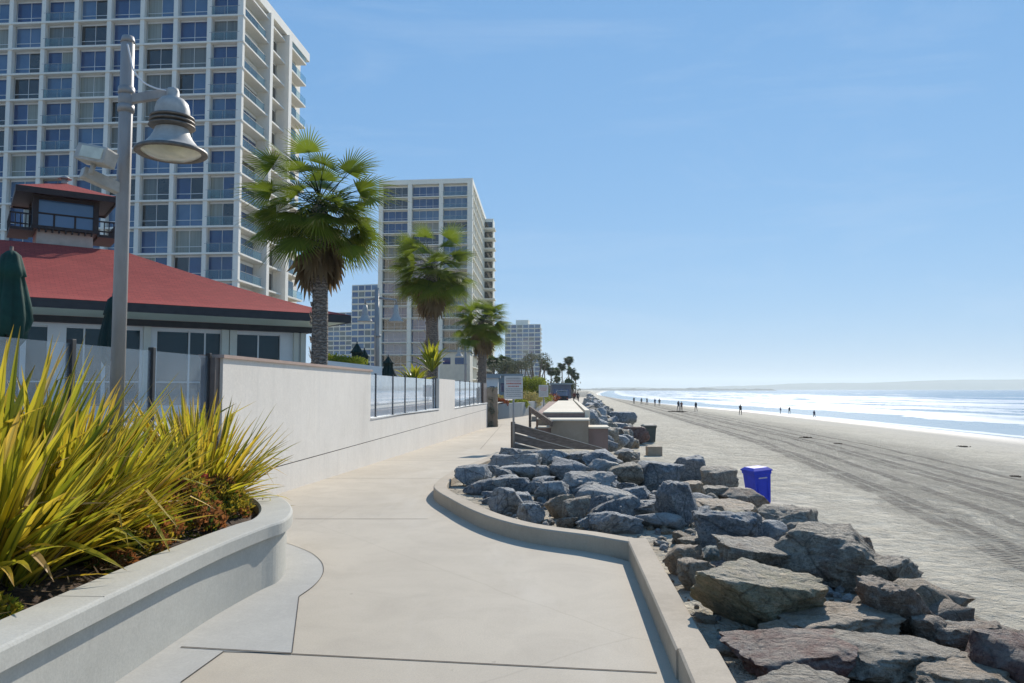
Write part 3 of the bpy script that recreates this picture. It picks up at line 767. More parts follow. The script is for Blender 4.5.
# ---- long stucco wall with glass
def wp(Y, z, out=0.0): return Vector((wall_x(Y) + out, Y, z))
WD = Vector((WALLS, 1, 0)).normalized(); WN = Vector((WD.y, -WD.x, 0))
def wallbox(m, y0, y1, z0, z1, thick, mi=0, outset=0.0, bev=0.0, z1b=None):
    """box whose path face lies on the wall line (+outset), going back by thick"""
    a = wp(y0, 0); b = wp(y1, 0)
    zz = z1 if z1b is None else z1b
    P = []
    for p, zt in ((a, z1), (b, zz)):
        f = p + WN * outset; g = p + WN * (outset - thick)
        P += [Vector((f.x, f.y, z0)), Vector((g.x, g.y, z0)), Vector((g.x, g.y, zt)), Vector((f.x, f.y, zt))]
    m.idx(P, [(0, 3, 2, 1), (4, 5, 6, 7), (0, 4, 7, 3), (1, 2, 6, 5), (3, 7, 6, 2), (0, 1, 5, 4)], mi)
def build_wall():
    t = thing('stucco_wall', 'long cream stucco garden wall running along the left of the path', 'wall', (wall_x(12), 12, 0))
    m = MB()
    T = .28
    ztop = 1.65 + .41
    # lower band (below the groove) to 48 m, and upper band pieces
    wallbox(m, 10.35, 48, -1.2, .415, T, 0, 0.0)
    wallbox(m, 10.353, 47.997, .415, .432, T - .024, 1, -.012)
    wallbox(m, 10.35, 18.45, .432, ztop, T)
    wallbox(m, 18.45, 28.9, .432, .94, T - .0, z1b=.86); 
    wallbox(m, 28.9, 33.2, .432, ztop - .03, T + .03, 0, .0)
    wallbox(m, 33.2, 48, .432, .83, T, z1b=.73)
    m.build('wall_body', [MT['stucco'], MT['joint']], t)
    m = MB()
    wallbox(m, 10.30, 18.5, ztop, ztop + .045, T + .07, 0, .035)
    m.build('coping', [MT['coping']], t)
    m = MB()
    wallbox(m, 18.47, 28.88, .935, .965, T - .0, 0, .02, z1b=.885)
    wallbox(m, 33.22, 48.02, .825, .855, T, 0, .02, z1b=.755)
    m.build('sill', [MT['white']], t)
    # dark end post
    m = MB(); wallbox(m, 10.2, 10.345, -.2, ztop - .0, .2, 0, -.04); m.build('end_post', [MT['bronze']], t)
    def screen(name, label, y0, y1, zb, zt, posts, pmat, gmat, frost=None, pw=.05):
        s = thing(name, label, 'glass fence', (wall_x(y0), y0, zb))
        edges = posts
        for a, b in zip(edges, edges[1:]):
            mm = MB(); p = wp(a, 0) - WN * .14; q = wp(b, 0) - WN * .14
            mid = (p + q) / 2; L = (q - p).length - .03
            mm.box((mid.x, mid.y, (zb + zt) / 2), (.012, L, zt - zb), 0, (WN, WD, Vector((0, 0, 1))))
            mm.build('glass_panel', [MT[gmat]], s)
        for a in edges:
            if a < y0 or a > y1: continue
            mm = MB(); p = wp(a, 0) - WN * .14
            mm.box((p.x, p.y, (zb + zt) / 2 + .02), (pw, pw, zt - zb + .04), 0, (WN, WD, Vector((0, 0, 1))), .006)
            mm.box((p.x, p.y, zb + .01), (pw * 1.7, pw * 1.7, .02), 0, (WN, WD, Vector((0, 0, 1))))
            mm.build('post', [MT[pmat]], s)
        return s
    screen('glass_windscreen', 'tall grey tinted glass windscreen behind the planter and lamp pole', -1, 10.4, .45, ztop + .02, [2.95, 4.4, 5.87, 7.34, 8.80, 10.22], 'darkmetal', 'windscreen', pw=.062)
    screen('glass_windscreen', 'salt hazed glass panels set on the wall between tall wall and pillar', 0, 99, .95, ztop - .06, [18.5, 19.5, 21.5, 23.2, 25.0, 26.7, 28.35, 28.85], 'darkmetal', 'windscreen_frost')
    screen('glass_windscreen', 'far short run of glass panels with close dark posts at the end of the wall', 0, 99, .83, ztop - .06, [33.25, 33.9, 35.9, 37.9, 39.8, 41.7, 43.8, 45.7], 'darkmetal', 'windscreen_frost')
    # gate pier and ivy pillar at the end
    m = MB(); wallbox(m, 45.9, 47.9, .75, 2.0, .3, 0, -.02); o = m.build('gate_pier', [MT['bronze']], None, origin=(wall_x(47), 47, 0)); tag(o, 'dark bronze square pier standing on the far end of the stucco wall', 'pier')
build_wall()

# ================================================================== ROCKS
def rock_mesh(name, seed, mat, sub=4, rough=0.10, planes=15, flat=0.0):
    r = random.Random(seed)
    bm = bmesh.new(); bmesh.ops.create_icosphere(bm, subdivisions=sub, radius=1.0)
    V = np.array([v.co[:] for v in bm.verts])
    N = []; D = []
    for i in range(planes):
        v = Vector((r.gauss(0, 1), r.gauss(0, 1), r.gauss(0, .8))).normalized()
        N.append(v[:]); D.append(r.uniform(.5, .92))
    N.append((0, 0, 1)); D.append(r.uniform(.55, .8) - flat * .2)
    N.append((r.uniform(-.2, .2), -1, r.uniform(-.1, .35))); D.append(r.uniform(.6, .85))
    N = np.array(N); D = np.array(D)
    dots = V @ N.T
    ratio = np.where(dots > .05, D / np.maximum(dots, .05), 9.0)
    k = 34.0
    rad = -np.log(np.exp(-k * np.minimum(ratio, 3)).sum(1)) / k
    rad = np.clip(rad, .3, 1.25)
    o = Vector((r.uniform(0, 50), r.uniform(0, 50), r.uniform(0, 50)))
    co = []
    for v, q in zip(V, rad):
        p = Vector(v) * float(q)
        n1 = noise.fractal(p * 2.2 + o, 1.0, 2.1, 3)
        n2 = noise.fractal(p * 5.5 + o, .9, 2.1, 4)
        rd = 1 - abs(noise.noise(p * 2.6 + o)) * 2
        p = p * (1 + rough * (.7 * n1 + .6 * n2 + .35 * max(0, rd)))
        co.append(p)
    for v, p in zip(bm.verts, co): v.co = p
    me = bpy.data.meshes.new(name); bm.to_mesh(me); bm.free()
    me.materials.append(mat)
    try: me.set_sharp_from_angle(angle=R(38))
    except Exception: pass
    me.polygons.foreach_set('use_smooth', [True] * len(me.polygons)); me.update()
    return me
def bbox_norm(me, sx, sy, sz):
    xs = [v.co.x for v in me.vertices]; ys = [v.co.y for v in me.vertices]; zs = [v.co.z for v in me.vertices]
    cx, cy, cz = (max(xs) + min(xs)) / 2, (max(ys) + min(ys)) / 2, (max(zs) + min(zs)) / 2
    kx, ky, kz = sx / (max(xs) - min(xs)), sy / (max(ys) - min(ys)), sz / (max(zs) - min(zs))
    for v in me.vertices: v.co = Vector(((v.co.x - cx) * kx, (v.co.y - cy) * ky, (v.co.z - cz) * kz))
# u, v centre, w, h pixels, material, label, options: lift (height of base above sand), flat factor, tilt(deg), rz
ROCKS = [
 # --- island, back to front
 (513, 456, 30, 15, 'rk_blue', 'grey boulder next to the timber stair post at the back of the pile', {}),
 (531, 457, 24, 14, 'rk_light', 'small whitish boulder below the timber stair rail', {}),
 (553, 458, 34, 18, 'rk_blue', 'blue grey boulder at the foot of the stair rail', {}),
 (578, 459, 24, 13, 'rk_light', 'small pale stone between two dark boulders below the brown pillar', {}),
 (604, 460, 40, 18, 'rk_dark', 'dark domed boulder in front of the brown seawall block', {}),
 (629, 459, 22, 15, 'rk_mix', 'small brownish boulder near the lone concrete block on the sand', {}),
 (645, 469, 30, 17, 'rk_mix', 'low mixed grey stone behind the tall slate boulder', {}),
 (495, 461, 24, 12, 'rk_dark', 'small dark stone at the back left edge of the rock island', {}),
 (516, 465, 54, 13, 'rk_light', 'long low pale slab lying across the back of the pile', {'flat': 1}),
 (520, 474, 42, 16, 'rk_blue', 'streaky grey boulder behind the long wedge stone', {}),
 (492, 471, 18, 11, 'rk_blue', 'small round grey stone behind the blocky flat topped boulder', {}),
 (546, 474, 22, 18, 'rk_light', 'upright pale stone left of the big dark domed boulder', {}),
 (571, 472, 42, 24, 'rk_dark', 'big dark round backed boulder in the middle back of the pile', {}),
 (626, 477, 36, 24, 'rk_mix', 'brown grey faceted boulder with a bright edge behind the pale slabs', {}),
 (606, 472, 36, 24, 'rk_light', 'pale grey boulder right of the big dark domed one', {}),
 (642, 480, 30, 20, 'rk_blue', 'blue grey boulder wedged left of the tall slate one', {}),
 (661, 482, 52, 38, 'rk_dark', 'tall slate grey boulder crowning the right of the pile', {'hk': 1.1}),
 (469, 477, 40, 23, 'rk_blue', 'blocky flat topped boulder at the far left of the rock island', {'flat': 1, 'planes': 7}),
 (508, 481, 26, 11, 'rk_blue', 'flat grey stone between blocky boulder and long wedge', {'flat': 1}),
 (543, 484, 27, 14, 'rk_blue', 'small grey stone on the sand left of the pale slab', {}),
 (491, 487, 50, 16, 'rk_light', 'long grey wedge stone lying low in the left of the pile', {'flat': 1, 'rz': 20}),
 (517, 486, 25, 17, 'rk_dark', 'small dark rounded stone at the end of the long wedge stone', {}),
 (489, 496, 16, 10, 'rk_dark', 'fist like dark stone between wedge stone and front left boulder', {}),
 (592, 487, 56, 28, 'rk_light', 'large pale slab sloping in the centre of the pile', {'flat': 1, 'hk': .8}),
 (606, 499, 54, 20, 'rk_light', 'second pale slab lying just in front of the large sloping one', {'flat': 1}),
 (554, 493, 42, 23, 'rk_blue', 'smooth grey boulder in the centre left of the pile', {}),
 (635, 497, 36, 18, 'rk_dark', 'blue slate block between the pale slab and the pentagon boulder', {'planes': 8}),
 (680, 506, 42, 46, 'rk_dark', 'large pointed slate boulder standing at the right end of the rock island', {'hk': .95, 'planes': 9}),
 (473, 502, 42, 29, 'rk_blue', 'rounded streaky boulder at the front left beside the kerb curve', {}),
 (519, 500, 27, 15, 'rk_blue', 'small grey boulder on bare sand behind the kerb', {}),
 (561, 508, 32, 26, 'rk_tan', 'tan grey angular boulder in the front middle of the pile', {}),
 (651, 507, 44, 14, 'rk_light', 'flat pale stone resting before the pointed slate boulder', {'flat': 1}),
 (532, 514, 30, 22, 'rk_blue', 'grey box like boulder near the kerb left of the tan one', {'planes': 8}),
 (579, 513, 34, 28, 'rk_mix', 'crumpled grey brown boulder right of the tan one near the kerb', {}),
 (568, 523, 22, 12, 'rk_mix', 'small grey brown stone against the kerb', {}),
 (586, 524, 22, 13, 'rk_blue', 'small blue grey stone touching the crumpled boulder', {}),
 (618, 524, 56, 27, 'rk_blue', 'broad blue grey boulder nearest the kerb corner', {}),
 (662, 522, 48, 20, 'rk_light', 'smooth pale loaf shaped boulder right of the kerb corner', {'planes': 22, 'rough': .06}),
 # --- revetment
 (692, 470, 34, 26, 'rk_dark', 'dark faceted boulder at the beach edge behind the blue bin', {}),
 (722, 479, 42, 26, 'rk_mix', 'grey brown boulder left of the blue bin', {}),
 (694, 491, 28, 18, 'rk_tan', 'small sandy tan stone beside the pointed slate boulder', {}),
 (714, 495, 34, 18, 'rk_mix', 'small rough grey stone under the grey brown one', {}),
 (745, 502, 50, 28, 'rk_brown', 'dark brown boulder half hiding the foot of the blue bin', {}),
 (727, 517, 84, 30, 'rk_tan', 'broad low orange tan boulder near the blue bin', {'flat': 1, 'hk': .8}),
 (735, 534, 68, 48, 'rk_dark', 'sharp peaked blue black boulder above the kerb corner', {'planes': 9}),
 (776, 537, 38, 32, 'rk_blue', 'egg shaped blue grey boulder leaning on the peaked one', {'planes': 22, 'rough': .05}),
 (801, 524, 60, 36, 'rk_mix', 'brown grey craggy boulder at the beach edge below the bin', {}),
 (700, 545, 36, 14, 'rk_mix', 'thin flat grey stone on the sandy slope', {'flat': 1}),
 (710, 559, 40, 26, 'rk_teal', 'small greenish grey stone under the peaked boulder', {}),
 (674, 563, 40, 34, 'rk_tan', 'brown faced stone just outside the kerb corner', {}),
 (697, 577, 44, 34, 'rk_tan', 'sandy tan stone between kerb and reddish brown chunk', {}),
 (728, 579, 46, 30, 'rk_red', 'dark reddish brown chunk above the large green tan boulder', {}),
 (766, 566, 88, 46, 'rk_mix', 'grey tan sloping boulder in the middle of the revetment', {'flat': 1}),
 (833, 562, 116, 66, 'rk_mix', 'massive brown grey craggy boulder at the middle of the revetment', {'hk': .9}),
 (857, 549, 42, 28, 'rk_brown', 'rounded brown knob on the beach edge behind the massive craggy boulder', {}),
 (821, 591, 34, 16, 'rk_light', 'small whitish stone in the gap below the massive craggy boulder', {}),
 (895, 584, 86, 52, 'rk_mix', 'grey brown boulder right of the massive craggy one at the beach edge', {}),
 (910, 612, 70, 64, 'rk_brown', 'dark edged brown boulder dropping to the sand', {'hk': 1.1}),
 (752, 606, 128, 74, 'rk_green', 'large flat green tan boulder with a shaded front beside the kerb', {'flat': 1, 'hk': .9}),
 (845, 617, 46, 24, 'rk_red', 'small reddish block on the right of the green tan boulder', {'planes': 8}),
 (889, 622, 70, 38, 'rk_teal', 'pale teal slab leaning between brown boulders', {'flat': 1}),
 (940, 634, 44, 36, 'rk_brown', 'brown wedge between the teal slab and teal triangle', {}),
 (966, 640, 46, 30, 'rk_teal', 'teal triangular slab near the right edge of the rocks', {'planes': 7}),
 (985, 644, 84, 42, 'rk_brown', 'long dark brown boulder at the lowest beach edge', {}),
 (792, 641, 60, 34, 'rk_tan', 'brown tan rounded stone left of the broad brown slab', {}),
 (860, 640, 132, 40, 'rk_tan', 'broad flat brown slab under the reddish block', {'flat': 1, 'hk': .8}),
 (810, 672, 128, 38, 'rk_red', 'broad reddish rough boulder at the bottom of the view', {'flat': 1}),
 (915, 672, 130, 44, 'rk_mix', 'wide grey tan boulder at the bottom right', {'flat': 1}),
 (1015, 668, 50, 26, 'rk_teal', 'greenish slab cut by the right edge of the view', {}),
 (985, 690, 110, 40, 'rk_tan', 'tan boulder low in the bottom right corner', {}),
 (800, 712, 120, 44, 'rk_mix', 'grey boulder below the broad reddish one', {}),
 (700, 620, 22, 9, 'rk_tan', 'small sandy stone on the strip of dirt beside the kerb', {}),
 (713, 652, 30, 12, 'rk_mix', 'small grey pebble like stone beside the kerb joint', {}),
]
def build_rocks():
    for i, (u, v, w, h, mat, label, op) in enumerate(ROCKS):
        base = hit(u, v + h * .44)
        Y = base.y
        wid = w / F * Y * 1.04
        flat = op.get('flat', 0)
        dep = wid * (rng.uniform(.75, 1.0) if not flat else rng.uniform(.75, .95))
        top = at(u, v - h * .5, Y + dep * .45).z
        hgt = max(wid * .24, (top - base.z) * 1.04)
        big = w > 55
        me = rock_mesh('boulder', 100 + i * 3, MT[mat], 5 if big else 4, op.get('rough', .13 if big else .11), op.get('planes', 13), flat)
        sink = .22
        bbox_norm(me, wid, dep, hgt * (1 + sink))
        yc = base.y + dep * .42; xk = max(right(yc - dep * .45), right(yc), right(yc + dep * .3)) + .26
        bx = max(base.x, xk + wid * .46)
        o = bpy.data.objects.new('boulder', me); COL.objects.link(o)
        o.location = (bx, yc, base.z + hgt * (1 + sink) / 2 - hgt * sink + op.get('lift', 0))
        o.rotation_euler = (R(rng.uniform(-6, 6)), R(rng.uniform(-8, 8)), R(op.get('rz', rng.uniform(-22, 22))))
        tag(o, label, 'boulder', None)
    # small stones filling the slope under the big ones
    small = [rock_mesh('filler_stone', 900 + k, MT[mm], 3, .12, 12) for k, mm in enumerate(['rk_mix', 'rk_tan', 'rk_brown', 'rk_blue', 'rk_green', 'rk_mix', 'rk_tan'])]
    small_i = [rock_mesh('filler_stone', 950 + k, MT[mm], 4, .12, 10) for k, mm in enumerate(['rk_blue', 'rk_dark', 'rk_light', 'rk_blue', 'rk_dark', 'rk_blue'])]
    for me in small + small_i: bbox_norm(me, 1, .8, .62)
    n = 0
    r = random.Random(5)
    while n < 260:
        Y = r.uniform(3.6, 24); X = r.uniform(right(Y) + .35, toe(Y) - .1)
        p = (X - right(Y)) / (toe(Y) - right(Y))
        isl = Y > 8.6 and Y < 19 and p < .5
        if not isl and p < .22 and r.random() < .7: continue
        if Y > 20 and X < 4: continue
        s = r.choice([.1, .16, .24, .34, .45, .55, .62]) * (1 if p > .3 else .5)
        if isl: s = r.choice([.12, .2, .3, .38, .45, .5])
        if X - s * .55 < right(Y) + .24: continue
        if s > .25 and p > .82: s *= .5
        o = bpy.data.objects.new('small_stone', r.choice(small_i if isl else small)); COL.objects.link(o)
        o.location = (X, Y, ground(X, Y) + s * .12); o.scale = (s, s, s); o.rotation_euler = (r.uniform(-.3, .3), r.uniform(-.3, .3), r.uniform(0, 6))
        tag(o, 'small stone filling gaps between the large boulders of the revetment', 'stone', 'small filler stones'); n += 1
    # half buried mid sized blocks that pack the slope
    r = random.Random(41); n = 0
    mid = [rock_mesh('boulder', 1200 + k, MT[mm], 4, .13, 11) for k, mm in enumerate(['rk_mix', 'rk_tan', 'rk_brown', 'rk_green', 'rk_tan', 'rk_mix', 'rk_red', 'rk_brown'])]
    for me in mid: bbox_norm(me, 1, .85, .6)
    while n < 75:
        Y = r.uniform(4, 16); X = r.uniform(right(Y) + .5, toe(Y) - .2); p = (X - right(Y)) / (toe(Y) - right(Y))
        if Y > 8.4 and p < .42: continue
        s = r.uniform(.4, .95) * (.6 if p < .25 else 1)
        if X - s * .55 < right(Y) + .24: continue
        o = bpy.data.objects.new('boulder', r.choice(mid)); COL.objects.link(o)
        o.location = (X, Y, ground(X, Y) + s * .06); o.scale = (s, s, s * r.uniform(.8, 1.1)); o.rotation_euler = (r.uniform(-.25, .25), r.uniform(-.25, .25), r.uniform(0, 6))
        tag(o, 'half buried block packed into the gaps of the near revetment slope', 'boulder', 'half buried blocks of the revetment'); n += 1
    # gravel and rubble between them
    me0 = small[0]; gv = MB(); r = random.Random(77); bm = bmesh.new(); bmesh.ops.create_icosphere(bm, subdivisions=1, radius=.5)
    gvv = [v.co.copy() for v in bm.verts]; gff = [tuple(v.index for v in f.verts) for f in bm.faces]; bm.free()
    for _ in range(3600):
        Y = r.uniform(2.5, 20) if r.random() < .8 else r.uniform(2.5, 9); X = r.uniform(right(Y) + .24, toe(Y) + .3); s = r.choice([.015, .02, .03, .045, .07, .11])
        if s > .05 and X - right(Y) < .5: continue
        z = ground(X, Y) + s * .15; rot = Matrix.Rotation(r.uniform(0, 6), 3, 'Z') @ Matrix.Rotation(r.uniform(0, 3), 3, 'X')
        sx, sy, sz_ = s * r.uniform(.8, 1.6), s, s * r.uniform(.5, .9)
        gv.idx([rot @ Vector((q.x * sx * r.uniform(.8, 1.2), q.y * sy * r.uniform(.8, 1.2), q.z * sz_)) + Vector((X, Y, z)) for q in gvv], gff, r.choice((0, 1, 2)))
    tag(gv.build('gravel', [MT['rk_tan'], MT['rk_mix'], MT['rk_light']], None, origin=(3, 8, -1)), kind='stuff')
    # far revetment
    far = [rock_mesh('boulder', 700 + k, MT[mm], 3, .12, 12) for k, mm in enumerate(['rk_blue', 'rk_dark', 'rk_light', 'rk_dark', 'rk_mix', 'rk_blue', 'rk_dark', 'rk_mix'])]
    for me in far: bbox_norm(me, 1, .85, .8)
    n = 0
    while n < 190:
        Y = 38 * math.exp(r.random() * 1.75)
        sx = seawall_r(Y) + .3
        X = r.uniform(sx, toe(Y) + .2)
        p = (X - sx) / (toe(Y) - sx)
        if Y < 43 and X > 6.2: continue
        s = r.uniform(.8, 1.7) * (1 - .3 * p)
        o = bpy.data.objects.new('boulder', r.choice(far)); COL.objects.link(o)
        z = -0.35 * (1 - p) + BEACH * p
        o.location = (X, Y, z + s * .15); o.scale = (s, s, s * r.uniform(.8, 1.1)); o.rotation_euler = (r.uniform(-.4, .4), r.uniform(-.4, .4), r.uniform(0, 6))
        tag(o, 'one of the jumbled boulders of the far revetment beyond the old seawall', 'boulder', 'boulders of the far revetment'); n += 1
    # individually noticeable ones
    for (u, v, w, h, mat, label) in [(618, 437, 22, 12, 'rk_pink', 'pale pink boulder next to the brown seawall block'), (636, 436, 26, 14, 'rk_red', 'reddish brown boulder left of the grey green bin'), (622, 421, 30, 14, 'rk_dark', 'dark rounded boulder behind the pink and red ones')]:
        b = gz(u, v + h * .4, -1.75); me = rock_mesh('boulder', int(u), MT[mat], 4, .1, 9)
        s = w / F * b.y; bbox_norm(me, s, s * .8, h / F * b.y * 1.25)
        o = bpy.data.objects.new('boulder', me); COL.objects.link(o); o.location = (b.x, b.y, b.z + h / F * b.y * .45); tag(o, label, 'boulder')
def seawall_r(Y): return interp(Y, [(30, 2.9), (62, 5.5), (110, 10.0), (200, 19.5), (400, 38)])
build_rocks()
# ================================================================== PLANTS
def blade(m, base, az, lean, L, w, droop, rnd, r, segs=9, fold=.35, kink=None):
    """strap leaf; az direction it leans to, lean angle from vertical at base (rad), droop total extra bend"""
    p = Vector(base); ang = lean
    side = Vector((-math.sin(az), math.cos(az), 0)); hd = Vector((math.cos(az), math.sin(az), 0))
    pts = []; tw = r.uniform(-.25, .25)
    for i in range(segs + 1):
        t = i / segs
        ww = w * (0.55 + 0.9 * math.sin(min(1, t * 1.6 + .15) * math.pi / 2) - .45) * (1 - max(0, (t - .55) / .45) ** 1.7)
        ww = max(ww, .0015)
        dirv = hd * math.sin(ang) + Vector((0, 0, math.cos(ang)))
        nrm = hd * math.cos(ang) - Vector((0, 0, math.sin(ang)))
        s2 = (side + nrm * tw * t * 1.5).normalized()
        pts.append((p - s2 * ww / 2 + nrm * ww * fold * -.5, p.copy() , p + s2 * ww / 2 + nrm * ww * fold * -.5, t))
        k = droop * (t ** 1.5) / segs * 2.2
        if kink and abs(t - kink) < .5 / segs + .01: k += r.uniform(.6, 1.0)
        ang += k
        if p.z < .46 and ang > 1.6 : ang = 1.57
        p = p + dirv * (L / segs)
    rv = r.random()
    for a, b in zip(pts, pts[1:]):
        for j, (u0, u1) in enumerate(((0, .5), (.5, 1))):
            m.face([a[j], a[j + 1], b[j + 1], b[j]], 0, [(u0, a[3]), (u1, a[3]), (u1, b[3]), (u0, b[3])], True, [(rnd, rv)] * 4)
def flax(name, label, base, n, L, seed, spread=.8, w=.05, bx=.22, yellow=.5, dens_az=None, lowlean=0.0):
    r = random.Random(seed); m = MB()
    for i in range(n):
        az = r.uniform(0, 2 * math.pi)
        b = Vector(base) + Vector((math.cos(az), math.sin(az), 0)) * r.uniform(0, bx)
        lean = abs(r.gauss(0.0, spread * .5)) + .06 + (r.random() < .25) * r.uniform(.3, .75) + lowlean
        l = L * r.uniform(.62, 1.08) * (1.0 - .12 * lean)
        rnd = min(1, max(0, r.gauss(yellow, .24)))
        kink = None
        if r.random() < .07: kink = r.uniform(.45, .8)
        if r.random() < .05: rnd = 1.0
        elif rnd > .93: rnd = r.uniform(.6, .9)
        b.x = max(b.x, wall_x(b.y) + .06)
        room = (-2.30 - b.x) / max(.15, math.cos(az)) if math.cos(az) > .12 else 99
        if room < l * .95:       # leaves arch up over the coping instead of across it
            if r.random() < .6: l = max(.35, min(l, room / max(.2, math.sin(min(lean, 1.4)) * .8)))
            lean = min(lean, max(.08, math.asin(min(1, room / l)) * 1.0))
        if r.random() < .05 and math.cos(az) > -.2:      # old tan leaves arching right over
            rnd = r.uniform(.93, 1.0); lean = r.uniform(.4, .8); l = L * r.uniform(.5, .7); kink = r.uniform(.4, .65)
        # keep the leaves from going through the screen behind
        if math.cos(az) < -.1 and lean > .45 and b.x - wall_x(b.y) < .9: lean *= .45
        blade(m, b, az, lean, l, w * r.uniform(.7, 1.25), (r.uniform(.1, .8) + (.6 if lean > .7 else 0)) * (1 if room > l * .95 else .45), rnd, r, kink=kink)
    o = m.build(name, [MT['flax']], origin=base)
    return tag(o, label, 'flax plant')
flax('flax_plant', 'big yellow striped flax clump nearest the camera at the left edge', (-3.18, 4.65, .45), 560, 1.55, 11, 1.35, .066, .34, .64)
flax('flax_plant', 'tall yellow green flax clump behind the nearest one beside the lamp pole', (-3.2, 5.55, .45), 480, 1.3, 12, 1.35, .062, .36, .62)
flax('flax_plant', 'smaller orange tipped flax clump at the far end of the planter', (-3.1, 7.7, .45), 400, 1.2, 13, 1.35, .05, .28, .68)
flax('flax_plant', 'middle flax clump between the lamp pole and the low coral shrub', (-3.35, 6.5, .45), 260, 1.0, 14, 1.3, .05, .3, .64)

def leafball(m, c, rad, n, size, r, mi=0, shell=.45, sq=(1, 1, 1)):
    for _ in range(n):
        d = Vector((r.gauss(0, 1), r.gauss(0, 1), r.gauss(0, 1))).normalized()
        k = (1 - shell * r.random() ** 2)
        nz = 1 + .35 * noise.noise(d * 2.3 + Vector(c))
        p = Vector(c) + Vector((d.x * rad * sq[0], d.y * rad * sq[1], d.z * rad * sq[2])) * k * nz
        s = size * r.uniform(.6, 1.3)
        a = Vector((r.gauss(0, 1), r.gauss(0, 1), r.gauss(0, 1))).normalized(); b = a.orthogonal().normalized()
        rv = r.random()
        m.face([p - a * s * .5, p + b * s * .28, p + a * s * .5, p - b * s * .28], mi, [(rv, .2), (rv, .4), (rv, .9), (rv, .4)], False)
def shrub(name, label, cat, lobes, n, size, mat, seed, group=None, stems=None, sq=(1, 1, 1)):
    r = random.Random(seed); m = MB()
    tot = sum(l[3] ** 2 for l in lobes)
    for x, y, z, rad in lobes:
        leafball(m, (x, y, z), rad, int(n * rad * rad / tot), size, r, 0, .5, sq)
    o0 = lobes[0]
    if stems is None:
        o = m.build(name, mat, origin=(o0[0], o0[1], o0[2] - o0[3])); return tag(o, label, cat, group)
    t = thing(name, label, cat, (stems[0][0], stems[0][1], stems[0][2]), group)
    m.build('crown', mat, t); mm = MB()
    for x, y, z, rad in lobes:
        mm.tube([stems[0], ((stems[0][0] + x) / 2, (stems[0][1] + y) / 2, (stems[0][2] + z) / 2 + .2), (x, y, z)], [stems[1], stems[1] * .6, stems[1] * .3], 0, 7)
    mm.build('trunk', MT['bark'], t); return t
# coral / ochre succulent shrub in the planter
def sprigs(name, label, boxes, n, seed, mats, size=.05):
    r = random.Random(seed); m = MB()
    for _ in range(n):
        x0, y0, rr, h = r.choice(boxes)
        a = r.uniform(0, 6.283); q = math.sqrt(r.random()); x = x0 + math.cos(a) * rr * q; y = y0 + math.sin(a) * rr * q * 1.2
        top = .46 + h * (1 - q * q * .8) * (1 + .3 * noise.noise((x * 5, y * 5, 2)))
        z = top - r.random() ** 2 * .22
        mi = 0 if noise.noise((x * 4, y * 4, z * 4)) + r.uniform(-.35, .35) > -.05 else 1
        if r.random() < .12: mi = 2
        s = size * r.uniform(.5, 1.2)
        up = Vector((r.gauss(0, .5), r.gauss(0, .5), 1)).normalized(); b = up.orthogonal().normalized()
        b = (Matrix.Rotation(r.uniform(0, 6.28), 3, up) @ b)
        rv = r.random()
        for k in range(3):
            bb = Matrix.Rotation(k * 2.1, 3, up) @ b
            p = Vector((x, y, z)); m.face([p, p + bb * s * .35 + up * s * .4, p + bb * s * .55 + up * s * .9, p - bb * s * .0 + up * s * .6], mi, [(rv, .1), (rv, .4), (rv, .9), (rv, .5)], False)
    o = m.build(name, mats, origin=(boxes[0][0], boxes[0][1], .45)); return tag(o, label, 'shrub')
sprigs('succulent_shrub', 'low coral and ochre succulent shrub spilling toward the planter nose', [(-2.78, 6.6, .36, .42), (-2.78, 7.3, .34, .36), (-2.88, 6.1, .32, .36), (-2.72, 5.75, .2, .2), (-2.68, 5.3, .13, .10)], 10500, 3, [MT['sedum_mix'], MT['sedum_y'], MT['shrub']], .052)
sprigs('succulent_shrub', 'small ochre yellow shrub at the lower left corner of the planter', [(-2.74, 4.1, .16, .12), (-2.85, 3.7, .2, .10)], 1500, 4, [MT['sedum_y'], MT['shrub_lime'], MT['shrub']], .05)
r_ = random.Random(2); mfl = MB()
for k in range(5):
    c = gz(188 + k * 9 + r_.uniform(-3, 3), 471 + r_.uniform(-4, 6), .86)
    leafball(mfl, c, .035, 60, .02, r_, 0, .3)
tag(mfl.build('flower_heads', MT['flower'], origin=(-2.9, 6.9, .8)), 'cluster of pink red flower heads poking out among the flax leaves', 'flowers')
# dry stalks and mulch litter
def litter():
    r = random.Random(8); m = MB()
    for _ in range(900):
        y = r.uniform(3, 8); x = r.uniform(-3.3, -2.5)
        a = r.uniform(0, 3.14); l = r.uniform(.02, .09)
        d = Vector((math.cos(a), math.sin(a), r.uniform(-.2, .4))) * l; p = Vector((x, y, .50 + r.uniform(0, .05)))
        s = Vector((-d.y, d.x, 0)).normalized() * .006
        m.face([p - s, p + s, p + d + s * .3, p + d - s * .3], 0, [(r.random(), .3)] * 4)
    tag(m.build('mulch_litter', MT['palm_dead'], origin=(-2.9, 5, .45)), 'dry leaf and bark litter covering the planter soil', 'mulch', kind='stuff')
litter()

